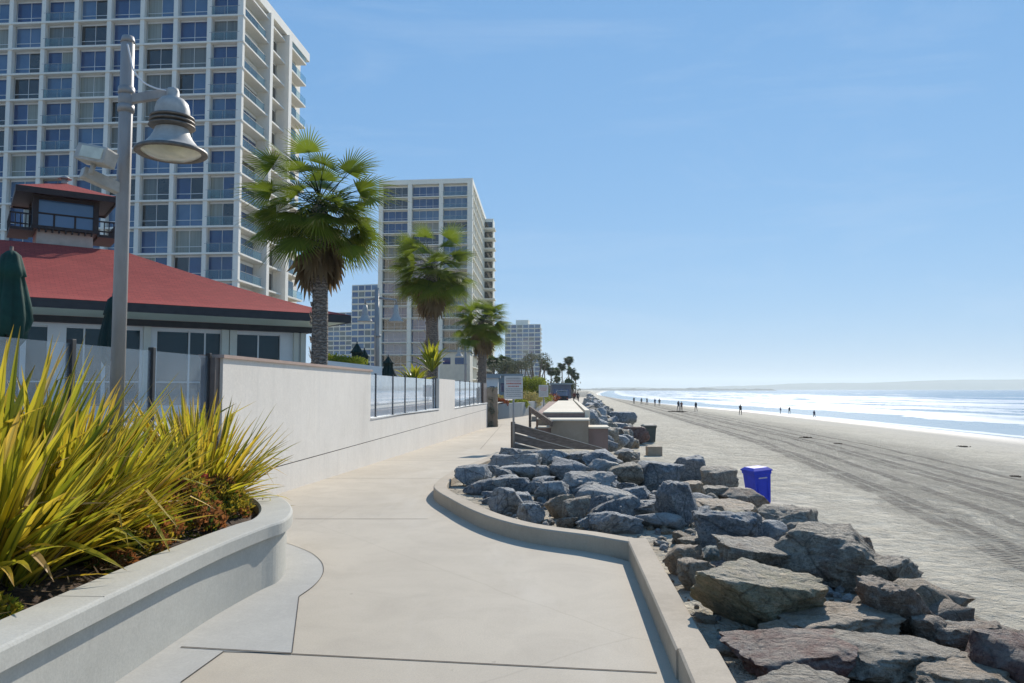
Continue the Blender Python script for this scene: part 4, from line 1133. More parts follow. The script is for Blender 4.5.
# ---------------------------------------------------------------- palms
def fan(m, base, d, petiole, rad, r, mi=0, n=22, dead=False, wide=1.0):
    """fan leaf: petiole from base along d (curving down), then leaflets"""
    d = Vector(d).normalized(); p = Vector(base)
    pts = [p.copy()]; dd = d.copy()
    for k in range(4):
        dd = (dd + Vector((0, 0, -.10 if not dead else -.35))).normalized(); p = p + dd * petiole / 4; pts.append(p.copy())
    m.tube(pts, [.022, .018, .015, .012, .01], mi + 1, 4, False)
    side = dd.cross(Vector((0, 0, 1)))
    if side.length < .05: side = Vector((1, 0, 0))
    side.normalize(); side = Matrix.Rotation(r.uniform(-.6, .6), 3, dd) @ side
    up = side.cross(dd).normalized()
    rv0 = r.random() * .6
    for i in range(n):
        t = (i / (n - 1)) * 2 - 1
        a = t * 1.45 * wide
        l = rad * (1 - .28 * abs(t) ** 1.5) * r.uniform(.9, 1.08)
        e = dd * math.cos(a) + side * math.sin(a)
        q = p.copy(); w = rad * (.045 if n > 12 else .2)
        e = (e - up * .12 * abs(t) ).normalized()
        s = e.cross(up).normalized()
        row = [(q - s * .004, q + s * .004, 0)]
        seg = 5
        for k in range(1, seg + 1):
            tt = k / seg
            dr = (.0 if tt < .5 else (tt - .5) * (.7 if not dead else 2.2) * r.uniform(.3, 1.5))
            e2 = (e + Vector((0, 0, -dr)) - up * .05).normalized()
            q = q + e2 * l / seg
            ww = w * (min(1, tt * 2.6)) * (1 if tt < .5 else max(.05, 1 - (tt - .5) * 1.9 ))
            # blades are fused near the base, pleated
            row.append((q - s * ww * .5, q + s * ww * .5, tt))
        rv = min(1, rv0 + r.random() * .4)
        for a0, b0 in zip(row, row[1:]):
            m.face([a0[0], a0[1], b0[1], b0[0]], mi, [(rv, a0[2]), (rv, a0[2]), (rv, b0[2]), (rv, b0[2])], True)
def palm(label, base, crown, cr, tr, seed, nf=46, name='fan_palm', far=False, group=None):
    r = random.Random(seed)
    base = Vector(base); crown = Vector(crown)
    t = thing(name, label, 'palm tree', base, group)
    m = MB(); n = 14; pts = []; rs = []
    for i in range(n + 1):
        k = i / n; p = base.lerp(crown, k); p.x += math.sin(k * 3.14) * .1 * tr * 3
        pts.append(p); rs.append(tr * (1.25 - .45 * k if k < .2 else 1.16 - .22 * k) * (1 + .05 * r.uniform(-1, 1)))
    m.tube(pts, rs, 0, 16)
    if not far:   # old leaf bases
        for i in range(260):
            k = r.uniform(.05, 1); p = base.lerp(crown, k); a = r.uniform(0, 6.28); q = Vector((math.cos(a), math.sin(a), 0))
            p = p + q * tr * (1.02 - .15 * k); s = Vector((-q.y, q.x, 0)) * tr * .25
            m.face([p - s, p + s, p + s * .5 + q * .05 + Vector((0, 0, .12)), p - s * .5 + q * .05 + Vector((0, 0, .12))], 0)
    m.build('trunk', MT['bark'], t)
    m = MB()
    nn = 25 if not far else 9
    L = cr
    for i in range(nf):
        el = math.asin(max(-1, min(1, -.70 + 1.62 * (i + .5) / nf)))    # from drooping to upright
        az = i * 2.39996 + r.uniform(-.25, .25)
        d = Vector((math.cos(az) * math.cos(el), math.sin(az) * math.cos(el), math.sin(el)))
        pl = L * r.uniform(.28, .62); fr = L * r.uniform(.36, .50)
        if far: pl, fr = L * .32, L * r.uniform(.65, .85)
        fan(m, crown + Vector((0, 0, r.uniform(-.12, .18) * L)), d, pl, fr, r, 0, nn)
    m.build('crown', [MT['palm_far' if far else 'palm'], MT['palm_dead' if far else 'palm_far']], t)
    m = MB()
    for i in range(int(nf * (.15 if not far else .25))):
        az = r.uniform(0, 6.28); d = Vector((math.cos(az) * .75, math.sin(az) * .75, -.5 - r.random() * .5))
        fan(m, crown - Vector((0, 0, r.uniform(.05, .32) * L)), d, L * r.uniform(.25, .42), L * r.uniform(.34, .5), r, 0, max(7, nn // 2), True)
    m.build('dead_fronds', [MT['palm_dead'], MT['palm_dead']], t)
    return t
c1 = at(319, 207, 22.0); palm('tall fan palm in front of the red roofed clubhouse eave', (at(318, 362, 22).x, 22, .4), c1, 2.5, .21, 21, 84)
c2 = at(431, 272, 42.0); palm('middle fan palm between the stucco wall glass and the second tower', (at(430, 378, 42).x, 42, -.3), c2, 2.9, .33, 22, 84)
c3 = at(482, 322, 58.0); palm('third shortest fan palm of the row near the end of the wall', (at(480, 380, 58).x, 58, -.7), c3, 2.75, .31, 23, 80)
# foot plants of the palms
m = MB(); r_ = random.Random(5)
for (u, v, Y, L, n) in [(432, 372, 40, 1.9, 26)]:
    b = at(u, v, Y)
    for i in range(n):
        az = r_.uniform(0, 6.28); blade(m, b, az, r_.uniform(.2, 1.1), L * r_.uniform(.6, 1), .2, r_.uniform(.3, 1.4), r_.uniform(.0, .55), r_)
tag(m.build('yucca_plant', MT['flax'], origin=at(432, 372, 40)), 'green spiky yucca at the foot of the middle palm', 'yucca')
b = at(414, 376, 34); lobes = [(b.x, 34, b.z, .45), (b.x - .35, 34.2, b.z + .1, .33), (b.x + .35, 33.9, b.z - .1, .3)]
m = MB()
for i in range(40):
    az = r_.uniform(0, 6.28); blade(m, (b.x, 34, b.z - .5), az, r_.uniform(.1, 1.2), r_.uniform(.8, 1.35), .16, r_.uniform(.3, 1.4), r_.uniform(.2, .6), r_)
tag(m.build('bird_of_paradise_plant', MT['flax'], origin=(b.x, 34, b.z - .5)), 'lime green broad leaved plant behind the glass left of the middle palm', 'plant')

# ================================================================== LAMPS
def lamp_near():
    P = Vector((at(117, 400, 7.0).x, 7.0, 0)); top = at(123, 38, 7.0).z
    t = thing('street_lamp', 'tall grey lamp pole rising out of the flax planter with one bell lamp', 'street lamp', (P.x, P.y, .4))
    m = MB(); m.tube([(P.x, P.y, .3), (P.x + .0, P.y, top - .02), (P.x, P.y, top)], [.062, .058, .045], 0, 24)
    m.tube([(P.x, P.y, top - .05), (P.x, P.y, top + .012)], [.064, .05], 0, 20)
    m.build('pole', MT['galv'], t)
    zc = at(120, 100, 7).z; m = MB()
    for dz in (.08, -.08): m.tube([(P.x, P.y, zc + dz - .03), (P.x, P.y, zc + dz + .03)], .071, 0, 20)
    m.tube([(P.x, P.y, zc - .12), (P.x, P.y, zc + .12)], .066, 0, 20); m.build('collar', MT['galv'], t)
    S = at(173, 92, 7.0)     # hanging point
    m = MB(); m.bar((P.x, P.y, zc), (S.x + .03, S.y, S.z + .0), .05, .085, 0, bev=.01); m.build('arm', MT['galv'], t)
    # bell
    k = 1.0 / F * 7.0
    lamp = MB()
    prof = [(.0, 0.03), (.045, .03), (.055, .0), (.055, -.05), (.10, -.07), (.135, -.11), (.15, -.17), (.152, -.235)]
    lamp.lathe((S.x, S.y, S.z), prof, 0, 36)
    sh = lamp.build('lamp_cap', MT['galv_l'], t)
    m = MB()
    for j, dz in enumerate((-.235, -.275, -.315)):
        m.lathe((S.x, S.y, S.z), [(.15, dz), (.19 + j * .004, dz - .003), (.195 + j * .004, dz - .014), (.185, dz - .024), (.14, dz - .026), (.14, dz - .042)], 0, 36)
    m.build('cooling_ring', MT['rim'], t)
    m = MB(); m.lathe((S.x, S.y, S.z), [(.145, -.35), (.16, -.40), (.185, -.445), (.225, -.495), (.262, -.525), (.30, -.545)], 0, 40)
    shade = m.build('lamp_shade', MT['galv_l'], t)
    m = MB(); m.lathe((S.x, S.y, S.z), [(.298, -.543), (.312, -.552), (.314, -.575), (.300, -.585), (.262, -.57), (.252, -.56)], 0, 40); m.build('rim', MT['rim'], shade)
    m = MB(); m.lathe((S.x, S.y, S.z), [(.256, -.565), (.20, -.60), (.12, -.622), (.0, -.63)], 0, 32); m.build('lens', MT['lens'], shade)
    # cable
    a = Vector((P.x + .055, P.y, top - .06)); b_ = Vector((S.x - .12, S.y, S.z + .06)); m = MB(); pts = []
    for i in range(13):
        q = i / 12; p = a.lerp(b_, q); p.z -= .17 * math.sin(q * math.pi) ** .9 * (1.1 - q); p.x -= .10 * math.sin(q * math.pi); pts.append(p)
    pts = catmull([at(u_, v_, 6.93) for u_, v_ in ((127.5, 44), (130.5, 58), (134, 71), (143, 82), (155, 88), (166, 90.5))], 5)
    m.tube(pts, .0075, 0, 6); m.build('cable', MT['cable'], t)
    # floodlight on stub arm
    q0 = at(84, 172, 6.75); m = MB()
    m.bar((q0.x - .02, q0.y, q0.z), (P.x - .02, P.y, at(118, 190, 7).z), .10, .10, 0, bev=.012)
    m.build('bracket', MT['galv_l'], t)
    c = at(96.5, 156, 6.7); m = MB()
    X = Vector((.95, -.2, -.22)).normalized(); Y = Vector((.2, 1, -.12)); Y = (Y - X * Y.dot(X)).normalized(); Z = X.cross(Y)
    fl = thing('floodlight_head', None, None, c); fl.parent = t; fl.location = c - Vector(t.location)
    for key in ('label', 'category'): 
        if key in fl: del fl[key]
    bpy.data.objects.remove(fl)
    m.box(c, (.30, .17, .15), 0, (X, Y, Z), .018); m.tube([c - Z * .07, c - Z * .17], .022, 0, 8)
    for dx in (-.1, -.05, 0, .05, .1): m.box(c + Y * .09 + X * dx, (.012, .05, .11), 0, (X, Y, Z))
    hd = m.build('floodlight', MT['galv_l'], t)
    m = MB(); m.box(c - Y * .087 + X * .02, (.22, .012, .10), 0, (X, Y, Z)); m.build('lens', MT['lens'], hd)
lamp_near()
def lamp_double(label, u, vtop, vbase, Y, du, vl):
    b = at(u, vbase, Y); tp = at(u, vtop, Y)
    t = thing('twin_street_lamp', label, 'street lamp', (b.x, Y, b.z - 1))
    m = MB(); m.tube([(b.x, Y, b.z - 1.2), (tp.x, Y, tp.z)], [.13, .10], 0, 12); m.build('pole', MT['galv'], t)
    for s in du:
        a = at(u + s, vl - 21 * 36 / Y, Y); e = at(u + s, vl, Y)
        m = MB(); m.tube([(b.x, Y, a.z + .1), (a.x, Y, a.z), (a.x + .03, Y, a.z - .2)], .05, 0, 8); m.build('arm', MT['galv'], t)
        m = MB(); m.lathe((e.x, Y, e.z), [(.0, .75), (.09, .74), (.13, .5), (.15, .32), (.2, .18), (.34, .0), (.36, -.03), (.3, -.05), (.0, -.07)], 0, 18)
        m.build('lamp_shade', MT['galv_l'], t)
    m = MB(); m.tube([(b.x, Y, at(u, vl + 15 * 36 / Y, Y).z - .06), (b.x, Y, at(u, vl + 15 * 36 / Y, Y).z + .06)], .16, 0, 12); m.build('collar', MT['galv'], t)
lamp_double('twin bell lamp post in front of the second tower beside the green umbrellas', 377, 288, 368, 36, (-12, 19), 321)
lamp_double('small far twin bell lamp post left of the third palm trunk', 465.5, 338, 384, 68, (-6.5, 11.5), 356)

# ================================================================== UMBRELLAS
def umbrella(label, u, vtop, vbot, Y, rad, mat='umb', group=None, pointy=False):
    a = at(u, vtop, Y); b = at(u, vbot, Y); H = a.z - b.z
    t = thing('closed_umbrella', label, 'umbrella', (a.x, Y, .55), group)
    m = MB(); n = 48; rings = []
    prof = [(0, .0), (.22, .015), (.45, .06), (.62, .2), (.72, .29), (.62, .30), (.72, .42), (.92, .62), (1.0, .78), (.9, .92), (.62, 1.0), (.3, 1.0)]
    if pointy: prof = [(0, 0), (.12, .03), (.3, .12), (.6, .27), (.72, .33), (.5, .34), (.55, .5), (.8, .75), (1.0, .95), (.9, 1.0), (.3, 1.0)]
    for q, h in prof:
        ring = []
        for k in range(n):
            an = 2 * math.pi * k / n
            pl = 1 + (.28 * abs(math.sin(an * 4)) - .12) * min(1, q * 1.4 + .1) * (1 if h > .3 else .5)
            rr = rad * q * pl; ring.append((a.x + rr * math.cos(an), Y + rr * math.sin(an), a.z - h * H + (.06 * H * math.sin(an * 4) if h > .9 else 0)))
        rings.append(ring)
    base = [p for q in rings for p in q]
    m.idx(base, [(i * n + k, i * n + (k + 1) % n, (i + 1) * n + (k + 1) % n, (i + 1) * n + k) for i in range(len(prof) - 1) for k in range(n)], 0, True)
    m.build('canopy', MT[mat], t)
    m = MB(); m.tube([(a.x, Y, .3), (a.x, Y, a.z + .06)], .03, 0, 8); m.build('pole', MT['wood_rail'], t)
umbrella('closed green umbrella at the left edge behind the glass windscreen', 11.5, 250, 340, 13.0, .31)
umbrella('closed dark green umbrella mostly hidden behind the tall lamp pole', 113.5, 296, 362, 17.5, .26, 'umbdark')
umbrella('left of two closed dark green umbrellas beyond the wall coping', 357, 343, 373, 33, .37, 'umbdark', None, True)
umbrella('slimmer closed dark green umbrella just right of its taller twin', 364.5, 349, 374, 35, .28, 'umbdark', None, True)
umbrella('lone closed dark green umbrella above the glass panels right of the twin lamp', 388.5, 356, 379, 33, .33, 'umbdark', None, True)

# ================================================================== CLUBHOUSE
E = Vector((.815, .58, 0)).normalized(); Nn = Vector((E.y, -E.x, 0))     # E along the eave, Nn outward to camera
Z = Vector((0, 0, 1))
def clubhouse():
    A = at(125, 311.5, 29.0); zE = A.z; A.z = 0
    L2 = (at(351, 323, 34.2) - at(125, 311.5, 29.0)); B = at(351, 323, 34.2); zB = B.z; B.z = 0
    ex = (B - A); ex.z = 0; e = ex.normalized(); nn = Vector((e.y, -e.x, 0))
    zE = (zE + zB) / 2
    O = A - e * 14      # left end
    t = thing('clubhouse', 'low clubhouse with red shingle hip roof, dark fascia and lookout cupola behind the glass', 'building', (A.x, A.y, .55))
    Lt = (B - O).length; FH = .33; DP = 6.4; RH = 2.95
    m = MB()
    # front slope with a slight flare; parametrised by t in depth
    def zt(q): return zE + FH + .012 + RH * (q ** 1.18)
    n = 10
    for i in range(n):
        q0, q1 = i / n, (i + 1) / n
        for k in range(2):
            pass
        r0 = Lt - q0 * (DP * 1.28); r1 = Lt - q1 * (DP * 1.28)
        P = [O + e * 0 - nn * DP * q0 + Z * zt(q0), O + e * r0 - nn * DP * q0 + Z * zt(q0), O + e * r1 - nn * DP * q1 + Z * zt(q1), O - nn * DP * q1 + Z * zt(q1)]
        s0 = DP * q0 * 1.08; s1 = DP * q1 * 1.08
        m.face(P, 0, [(0, s0), (r0, s0), (r1, s1), (0, s1)])
        # hip end
        Q = [O + e * r0 - nn * DP * q0 + Z * zt(q0), O + e * r0 - nn * (2 * DP - DP * q0) + Z * zt(q0), O + e * r1 - nn * (2 * DP - DP * q1) + Z * zt(q1), O + e * r1 - nn * DP * q1 + Z * zt(q1)]
        m.face(Q, 0, [(DP * q0, s0), (2 * DP - DP * q0, s0), (2 * DP - DP * q1, s1), (DP * q1, s1)])
        # back slope
        Q = [O + e * r0 - nn * (2 * DP - DP * q0) + Z * zt(q0), O - nn * (2 * DP - DP * q0) + Z * zt(q0), O - nn * (2 * DP - DP * q1) + Z * zt(q1), O + e * r1 - nn * (2 * DP - DP * q1) + Z * zt(q1)]
        m.face(Q, 0, [(r0, s0), (0, s0), (0, s1), (r1, s1)])
    roof = m.build('roof', MT['redroof'], t)
    m = MB()
    def slab(a, b, z0, z1, th, mi=0, out=0.0):
        d = (b - a).normalized(); nrm = Vector((d.y, -d.x, 0))
        c = (a + b) / 2 - nrm * (th / 2 - out) + Z * (z0 + z1) / 2
        m.box(c, ((b - a).length, th, z1 - z0), mi, (d, nrm, Z))
    C = B - nn * 2 * DP
    slab(O, B, zE, zE + FH, .08); slab(B - nn * .085, C, zE, zE + FH, .08)
    m.build('fascia', MT['fascia'], roof)
    m = MB()
    # sloping soffit: from fascia down/back to lower beam
    SB = 1.25; zl = zE - .42
    m.face([O + Z * (zE + .03) - nn * .085, B + Z * (zE + .03) - nn * .085 - e * .085, B - nn * SB - e * SB + Z * (zl + .25), O - nn * SB + Z * (zl + .25)], 0)
    m.face([B + Z * (zE + .03) - nn * .085 - e * .085, C + Z * (zE + .03) - e * .085, C - e * SB + Z * (zl + .25), B - nn * SB - e * SB + Z * (zl + .25)], 0)
    m.build('soffit', MT['soffit_green'], roof)
    m = MB(); Bi = B - nn * SB - e * SB; Ai = O - nn * SB; Ci = C - e * SB
    slab(Ai, Bi, zl, zl + .245, .22); slab(Bi - nn * .225, Ci, zl, zl + .245, .22)
    m.build('lower_beam', MT['fascia'], t)
    # wall set back a bit, with windows
    SW = SB + .25
    Wa = O - nn * SW; Wb = B - nn * SW - e * SW
    Lw = (Wb - Wa).length
    def al(u):  # distance along wall seen at column u
        best = None
        d = ray(u, 345); # intersect vertical plane
        P0 = Wa; den = d.x * nn.x + d.y * nn.y
        k = (P0.x * nn.x + P0.y * nn.y) / den
        q = Vector((d.x * k, d.y * k, 0)) - P0; return q.dot(e)
    wins = [(-12, 20, 0), (26, 47, 1), (66, 102, 0), (106, 140, 1), (157, 188.5, 0), (190, 220.5, 0), (237, 280, 2)]
    spans = [(al(a), al(b)) for a, b, k in wins]
    zwt = zl - .12; zwb = 1.0
    m = MB()
    xs = [0]
    for a, b in spans: xs += [a, b]
    end = al(306) ; xs.append(end)
    for i in range(0, len(xs) - 1, 2):
        a, b = xs[i], xs[i + 1]
        if b > a: slab(Wa + e * a, Wa + e * b, .5, zl, .3)
    for a, b in spans: slab(Wa + e * a, Wa + e * b, .5, zwb, .3); slab(Wa + e * a, Wa + e * b, zwt, zl, .3)
    d2 = Wa + e * end
    slab(d2 - nn * .305, d2 - nn * 9, .5, zl, .3)
    m.build('wall', MT['white'], t)
    for a, b in spans:
        m = MB(); slab(Wa + e * a - nn * .12, Wa + e * b - nn * .12, zwb, zwt, .04); w_ = m.build('window', MT['glass_teal'], t)
        m = MB()
        for xx in ([(a + b) / 2] if b - a > 1.2 else []): slab(Wa + e * (xx - .03) - nn * .09, Wa + e * (xx + .03) - nn * .09, zwb, zwt, .025)
        slab(Wa + e * a - nn * .088, Wa + e * b - nn * .088, zwb + .9, zwb + .95, .02)
        slab(Wa + e * a - nn * .086, Wa + e * b - nn * .086, zwt - .05, zwt, .02)
        m.build('window_frame', MT['white'], w_)
    for u0, u1 in [(143, 150), (221, 228), (229, 236), (293, 297.5), (300, 305)]:
        a, b = al(u0), al(u1); m = MB(); slab(Wa + e * a, Wa + e * b, .5, zl - .002, .25, 0, .12); m.build('column', MT['cream'], t)
    # cupola
    uc = at(62.5, 245, 34.6); cz = uc.z; c = Vector((uc.x, 34.6, 0))
    def cb(m, dx, dy, z0, z1, sx, sy, mi=0): m.box(c + e * dx - nn * dy + Z * (cz + (z0 + z1) / 2), (sx, sy, z1 - z0), mi, (e, nn, Z))
    W = 2.5
    cup = MB(); cb(cup, 0, 0, -.6, .42, W - .35, W - .35); base = cup.build('cupola', MT['tancloth'], t)
    m = MB(); cb(m, 0, 0, .422, .56, W + .1, W + .1)
    for sx in (-1, 1):
        for sy in (-1, 1): cb(m, sx * (W / 2 - .1), sy * (W / 2 - .1), .562, 1.9, .22, .22)
    cb(m, 0, 0, 1.70, 1.9, W - .1, W - .1); m.build('cupola_frame', MT['dkwood'], base)
    m = MB(); cb(m, 0, -(W / 2 - .1), .56, 1.7, W - .42, .04); m.build('window', MT['glass_blue'], base)
    m = MB(); cb(m, -(W / 2 - .1), 0, .56, 1.7, .04, W - .42); m.build('window', MT['glass_blue'], base)
    m = MB(); cb(m, (W / 2 - .1), 0, .56, 1.7, .04, W - .42); m.build('window', MT['glass_blue'], base)
    m = MB()
    for dx in (-.45, .35): cb(m, dx, -(W / 2 - .06), .56, 1.1, .07, .05)
    cb(m, 0, -(W / 2 - .05), 1.08, 1.14, W - .42, .05); m.build('window_bar', MT['dkwood'], base)
    # side balconies with rails
    for s in (-1, 1):
        m = MB(); bx = s * (W / 2 + .42)
        cb(m, bx, 0, .30, .42, .8, W)
        for z in (.98,): 
            cb(m, s * (W / 2 + .80), 0, z, z + .06, .06, W); cb(m, bx, -W / 2 + .03, z, z + .06, .8, .06); cb(m, bx, W / 2 - .03, z, z + .06, .8, .06)
        for k in range(9): cb(m, s * (W / 2 + .80), -W / 2 + .04 + k * (W - .08) / 8, .42, 1.0, .045, .045)
        for k in range(1, 4): cb(m, s * (W / 2 + .05 + k * .19), -W / 2 + .04, .42, 1.0, .04, .04)
        m.build('balcony', MT['dkwood'], base)
    m = MB()
    for k in range(-5, 6): cb(m, k * .25, -(W / 2 - .05), .30, .42, .06, .18)
    m.build('bracket', MT['dkwood'], base)
    # hip roof of the cupola
    H = W / 2 + .62; zr = cz + 1.86; m = MB()
    cs = [c + e * (sx * H) - nn * (sy * H) for sx, sy in ((-1, -1), (1, -1), (1, 1), (-1, 1))]
    ap = c + Z * (zr + .95)
    for a, b in zip(cs, cs[1:] + cs[:1]):
        m.face([a + Z * (zr + .2), b + Z * (zr + .2), ap], 0, [(0, 0), (2 * H, 0), (H, H)])
    cr = m.build('cupola_roof', MT['redroof'], base)
    m = MB()
    for a, b in zip(cs, cs[1:] + cs[:1]):
        d = (b - a).normalized(); nrm = Vector((d.y, -d.x, 0)); L_ = (b - a).length
        m.box((a + b) / 2 + nrm * .03 + Z * (zr + .06), (L_ + .12, .06, .26), 0, (d, nrm, Z))
    m.face([p + Z * (zr - .0) for p in cs], 0)
    m.build('cupola_fascia', MT['dkwood'], base)
    m = MB(); m.tube([ap - Z * .15, ap + Z * .18], .14, 0, 10); m.tube([ap + Z * .18, ap + Z * .34], [.3, .03], 0, 10); m.build('finial', MT['galv'], base)
clubhouse()
# low white terrace wall and hedge beyond
def terrace_bits():
    m = MB(); a = at(322, 360, 30); b = at(372, 368, 31)
    m.idx([(a.x, 30, .4), (b.x + .4, 31, .4), (b.x + .4, 31, b.z + .05), (a.x, 30, a.z), (a.x - .1, 30.3, .4), (b.x + .3, 31.3, .4), (b.x + .3, 31.3, b.z + .05), (a.x - .1, 30.3, a.z)], [(0, 1, 2, 3), (5, 4, 7, 6), (3, 2, 6, 7), (1, 5, 6, 2), (0, 3, 7, 4)])
    tag(m.build('terrace_wall', MT['white'], origin=(a.x, 30, .4)), 'short sloping white terrace wall right of the first palm trunk', 'wall')
    r = random.Random(3); lobes = []
    for u in range(326, 366, 4):
        p = at(u, 358 + (u - 326) * .10, 31.8); lobes.append((p.x, p.y, p.z - .06, .24))
    shrub('flowering_hedge', 'low yellow green flowering hedge behind the sloping terrace wall', 'hedge', lobes, 1500, .11, MT['shrub_lime'], 6)
terrace_bits()

# ================================================================== TOWERS
def tower(label, corner, fdir, width, bays, sdir, depth, zbase, ztop, fh, cfg, name='apartment_tower'):
    """corner = front right corner in plan; fdir = unit vector going left; sdir = unit vector going away"""
    r = random.Random(cfg.get('seed', 1))
    c = Vector((corner[0], corner[1], 0)); f = Vector((fdir[0], fdir[1], 0)).normalized(); s = Vector((sdir[0], sdir[1], 0)).normalized()
    nrm = Vector((f.y, -f.x, 0))
    if nrm.y > 0: nrm = -nrm
    sn = Vector((s.y, -s.x, 0))          # outward on the right side
    t = thing(name, label, 'apartment tower', (c.x, c.y, zbase))
    MW = MT[cfg.get('mat', 'tower_white')]
    rec = cfg.get('rec', .9); cw = cfg.get('cw', .78)
    # core volume
    m = MB()
    a = c - nrm * (rec + .12) - sn * cfg.get('srec', 1.3); fl = c + f * width - nrm * (rec + .12)
    P = [a, fl, fl + s * depth, a + s * (depth - .3)]
    z0, z1 = zbase, ztop - .1
    m.idx([p + Z * z0 for p in P] + [p + Z * z1 for p in P], [(0, 1, 5, 4), (1, 2, 6, 5), (2, 3, 7, 6), (3, 0, 4, 7), (4, 5, 6, 7)], 0)
    m.build('wall', MW, t)
    nf = int((ztop - zbase) / fh) + 1
    zs = [cfg['z0'] + fh * k for k in range(-20, 40) if zbase < cfg['z0'] + fh * k < ztop - 1.2]
    bw = width / bays
    st = .2
    m = MB()
    for z in zs:
        cc = c + f * width / 2 - nrm * (rec / 2 - .05) + Z * (z - st / 2)
        m.box(cc, (width + .02, rec + .1, st), 0, (f, nrm, Z))
        if cfg.get('side', True):
            cc = c + s * (cfg['sb'] / 2) - sn * (cfg.get('srec', 1.3) / 2 - .05) + Z * (z - st / 2 - .003)
            m.box(cc, (cfg['sb'], cfg.get('srec', 1.3) + .1, st), 0, (s, sn, Z))
    fr = m.build('floor_slab', MW, t)
    m = MB()
    for k in range(bays + 1):
        w_ = cw * (1.25 if k == 0 else 1)
        cc = c + f * (k * bw + (w_ / 2 if k == 0 else (-w_ / 2 if k == bays else 0))) - nrm * (cfg.get('cd', .75) / 2 + .02)
        m.box(cc + Z * (zbase + ztop) / 2, (w_, cfg.get('cd', .75), ztop - zbase), 0, (f, nrm, Z))
    m.build('column', MW, t)
    # roof band
    m = MB(); cc = c + f * width / 2 - nrm * .5 + Z * (ztop - .55)
    rp = cfg.get('roofproj', 0.0)
    P = [c + nrm * .08 + sn * (.05 + rp), c + f * (width + .05) + nrm * .08, c + f * (width + .05) + s * depth, c + s * (depth + .3) + sn * (.05 + rp)]
    m.idx([p + Z * (ztop - 1.15) for p in P] + [p + Z * ztop for p in P], [(0, 1, 5, 4), (1, 2, 6, 5), (2, 3, 7, 6), (3, 0, 4, 7), (4, 5, 6, 7), (3, 2, 1, 0)], 0)
    m.build('parapet', MW, t)
    # windows
    kinds = cfg['kinds']; nw = 0; rest = MB(); rails = 0
    for zi, z in enumerate([zbase] + zs):
        if z + fh > ztop + .6: continue
        vis = z > cfg.get('zmin', -99) and z < cfg.get('zmax', 999)
        for b in range(bays):
            x0 = b * bw + (cw * 1.25 if b == 0 else cw / 2); x1 = (b + 1) * bw - cw / 2
            p0 = c + f * x0 - nrm * rec; h0 = z + .02; h1 = z + fh - st - .20
            deep = cfg.get('deep', lambda b, zi, r: False)(b, zi, r)
            kd = r.choices(kinds[0], kinds[1])[0]
            if not vis:
                rest.box(c + f * (x0 + x1) / 2 - nrm * (rec - .06) + Z * (h0 + h1) / 2, (x1 - x0, .06, h1 - h0), 0, (f, nrm, Z)); continue
            nw += 1
            w = MB(); cen = c + f * (x0 + x1) / 2 - nrm * (rec - .03) + Z * (h0 + h1) / 2
            W_ = x1 - x0
            n = cfg.get('panes', 2)
            tb = .05
            # frame with header
            w.box(cen + Z * ((h1 - h0) / 2 + .09), (W_, .12, .19), 0, (f, nrm, Z))
            for q in range(n + 1): w.box(cen + f * (-W_ / 2 + tb / 2 + q * (W_ - tb) / n) + nrm * .03, (tb, .06, h1 - h0), 0, (f, nrm, Z))
            if b not in cfg.get('railbays', ()) and cfg.get('transom', True):
                w.box(cen - Z * ((h1 - h0) * .20) + nrm * .032, (W_ - .02, .05, .06), 0, (f, nrm, Z))
            wo = w.build('window', MT['white'] if not deep else MT['room'], t)
            if cfg.get('sub', True):
                for q in range(n):
                    kk = kd if r.random() < .75 else r.choices(kinds[0], kinds[1])[0]
                    g = MB(); g.box(cen + f * (-W_ / 2 + (q + .5) * W_ / n), (W_ / n - .01, .03, h1 - h0 - .01), 0, (f, nrm, Z)); g.build('pane', MT[kk], wo)
            else:
                g = MB()
                g.box(cen, (W_ - .01, .03, h1 - h0 - .01), 0, (f, nrm, Z)); g.build('pane', MT[kd], wo)
            if b in cfg.get('railbays', ()) :
                g = MB(); ce = c + f * (x0 + x1) / 2 - nrm * .04 + Z * (z + .52)
                ww = W_ + (cw * 1.2 if b == 0 else .0)
                g.box(ce, (W_ + .02, .015, .95), 0, (f, nrm, Z))
                g.box(ce + Z * .5 + nrm * .003, (W_ + cw * .9, .05, .05), 1, (f, nrm, Z))
                for q in (-.5, 0, .5): g.box(ce + f * (W_ * q * .98), (.04, .04, 1.0), 1, (f, nrm, Z))
                g.build('balcony_rail', [MT['railglass'], MT['galv']], t)
    if rest.v: 
        o = rest.build('window_row', MT['glass_navy'], t); o['kind'] = 'stuff'
    return t, c, f, s, nrm, sn, zs
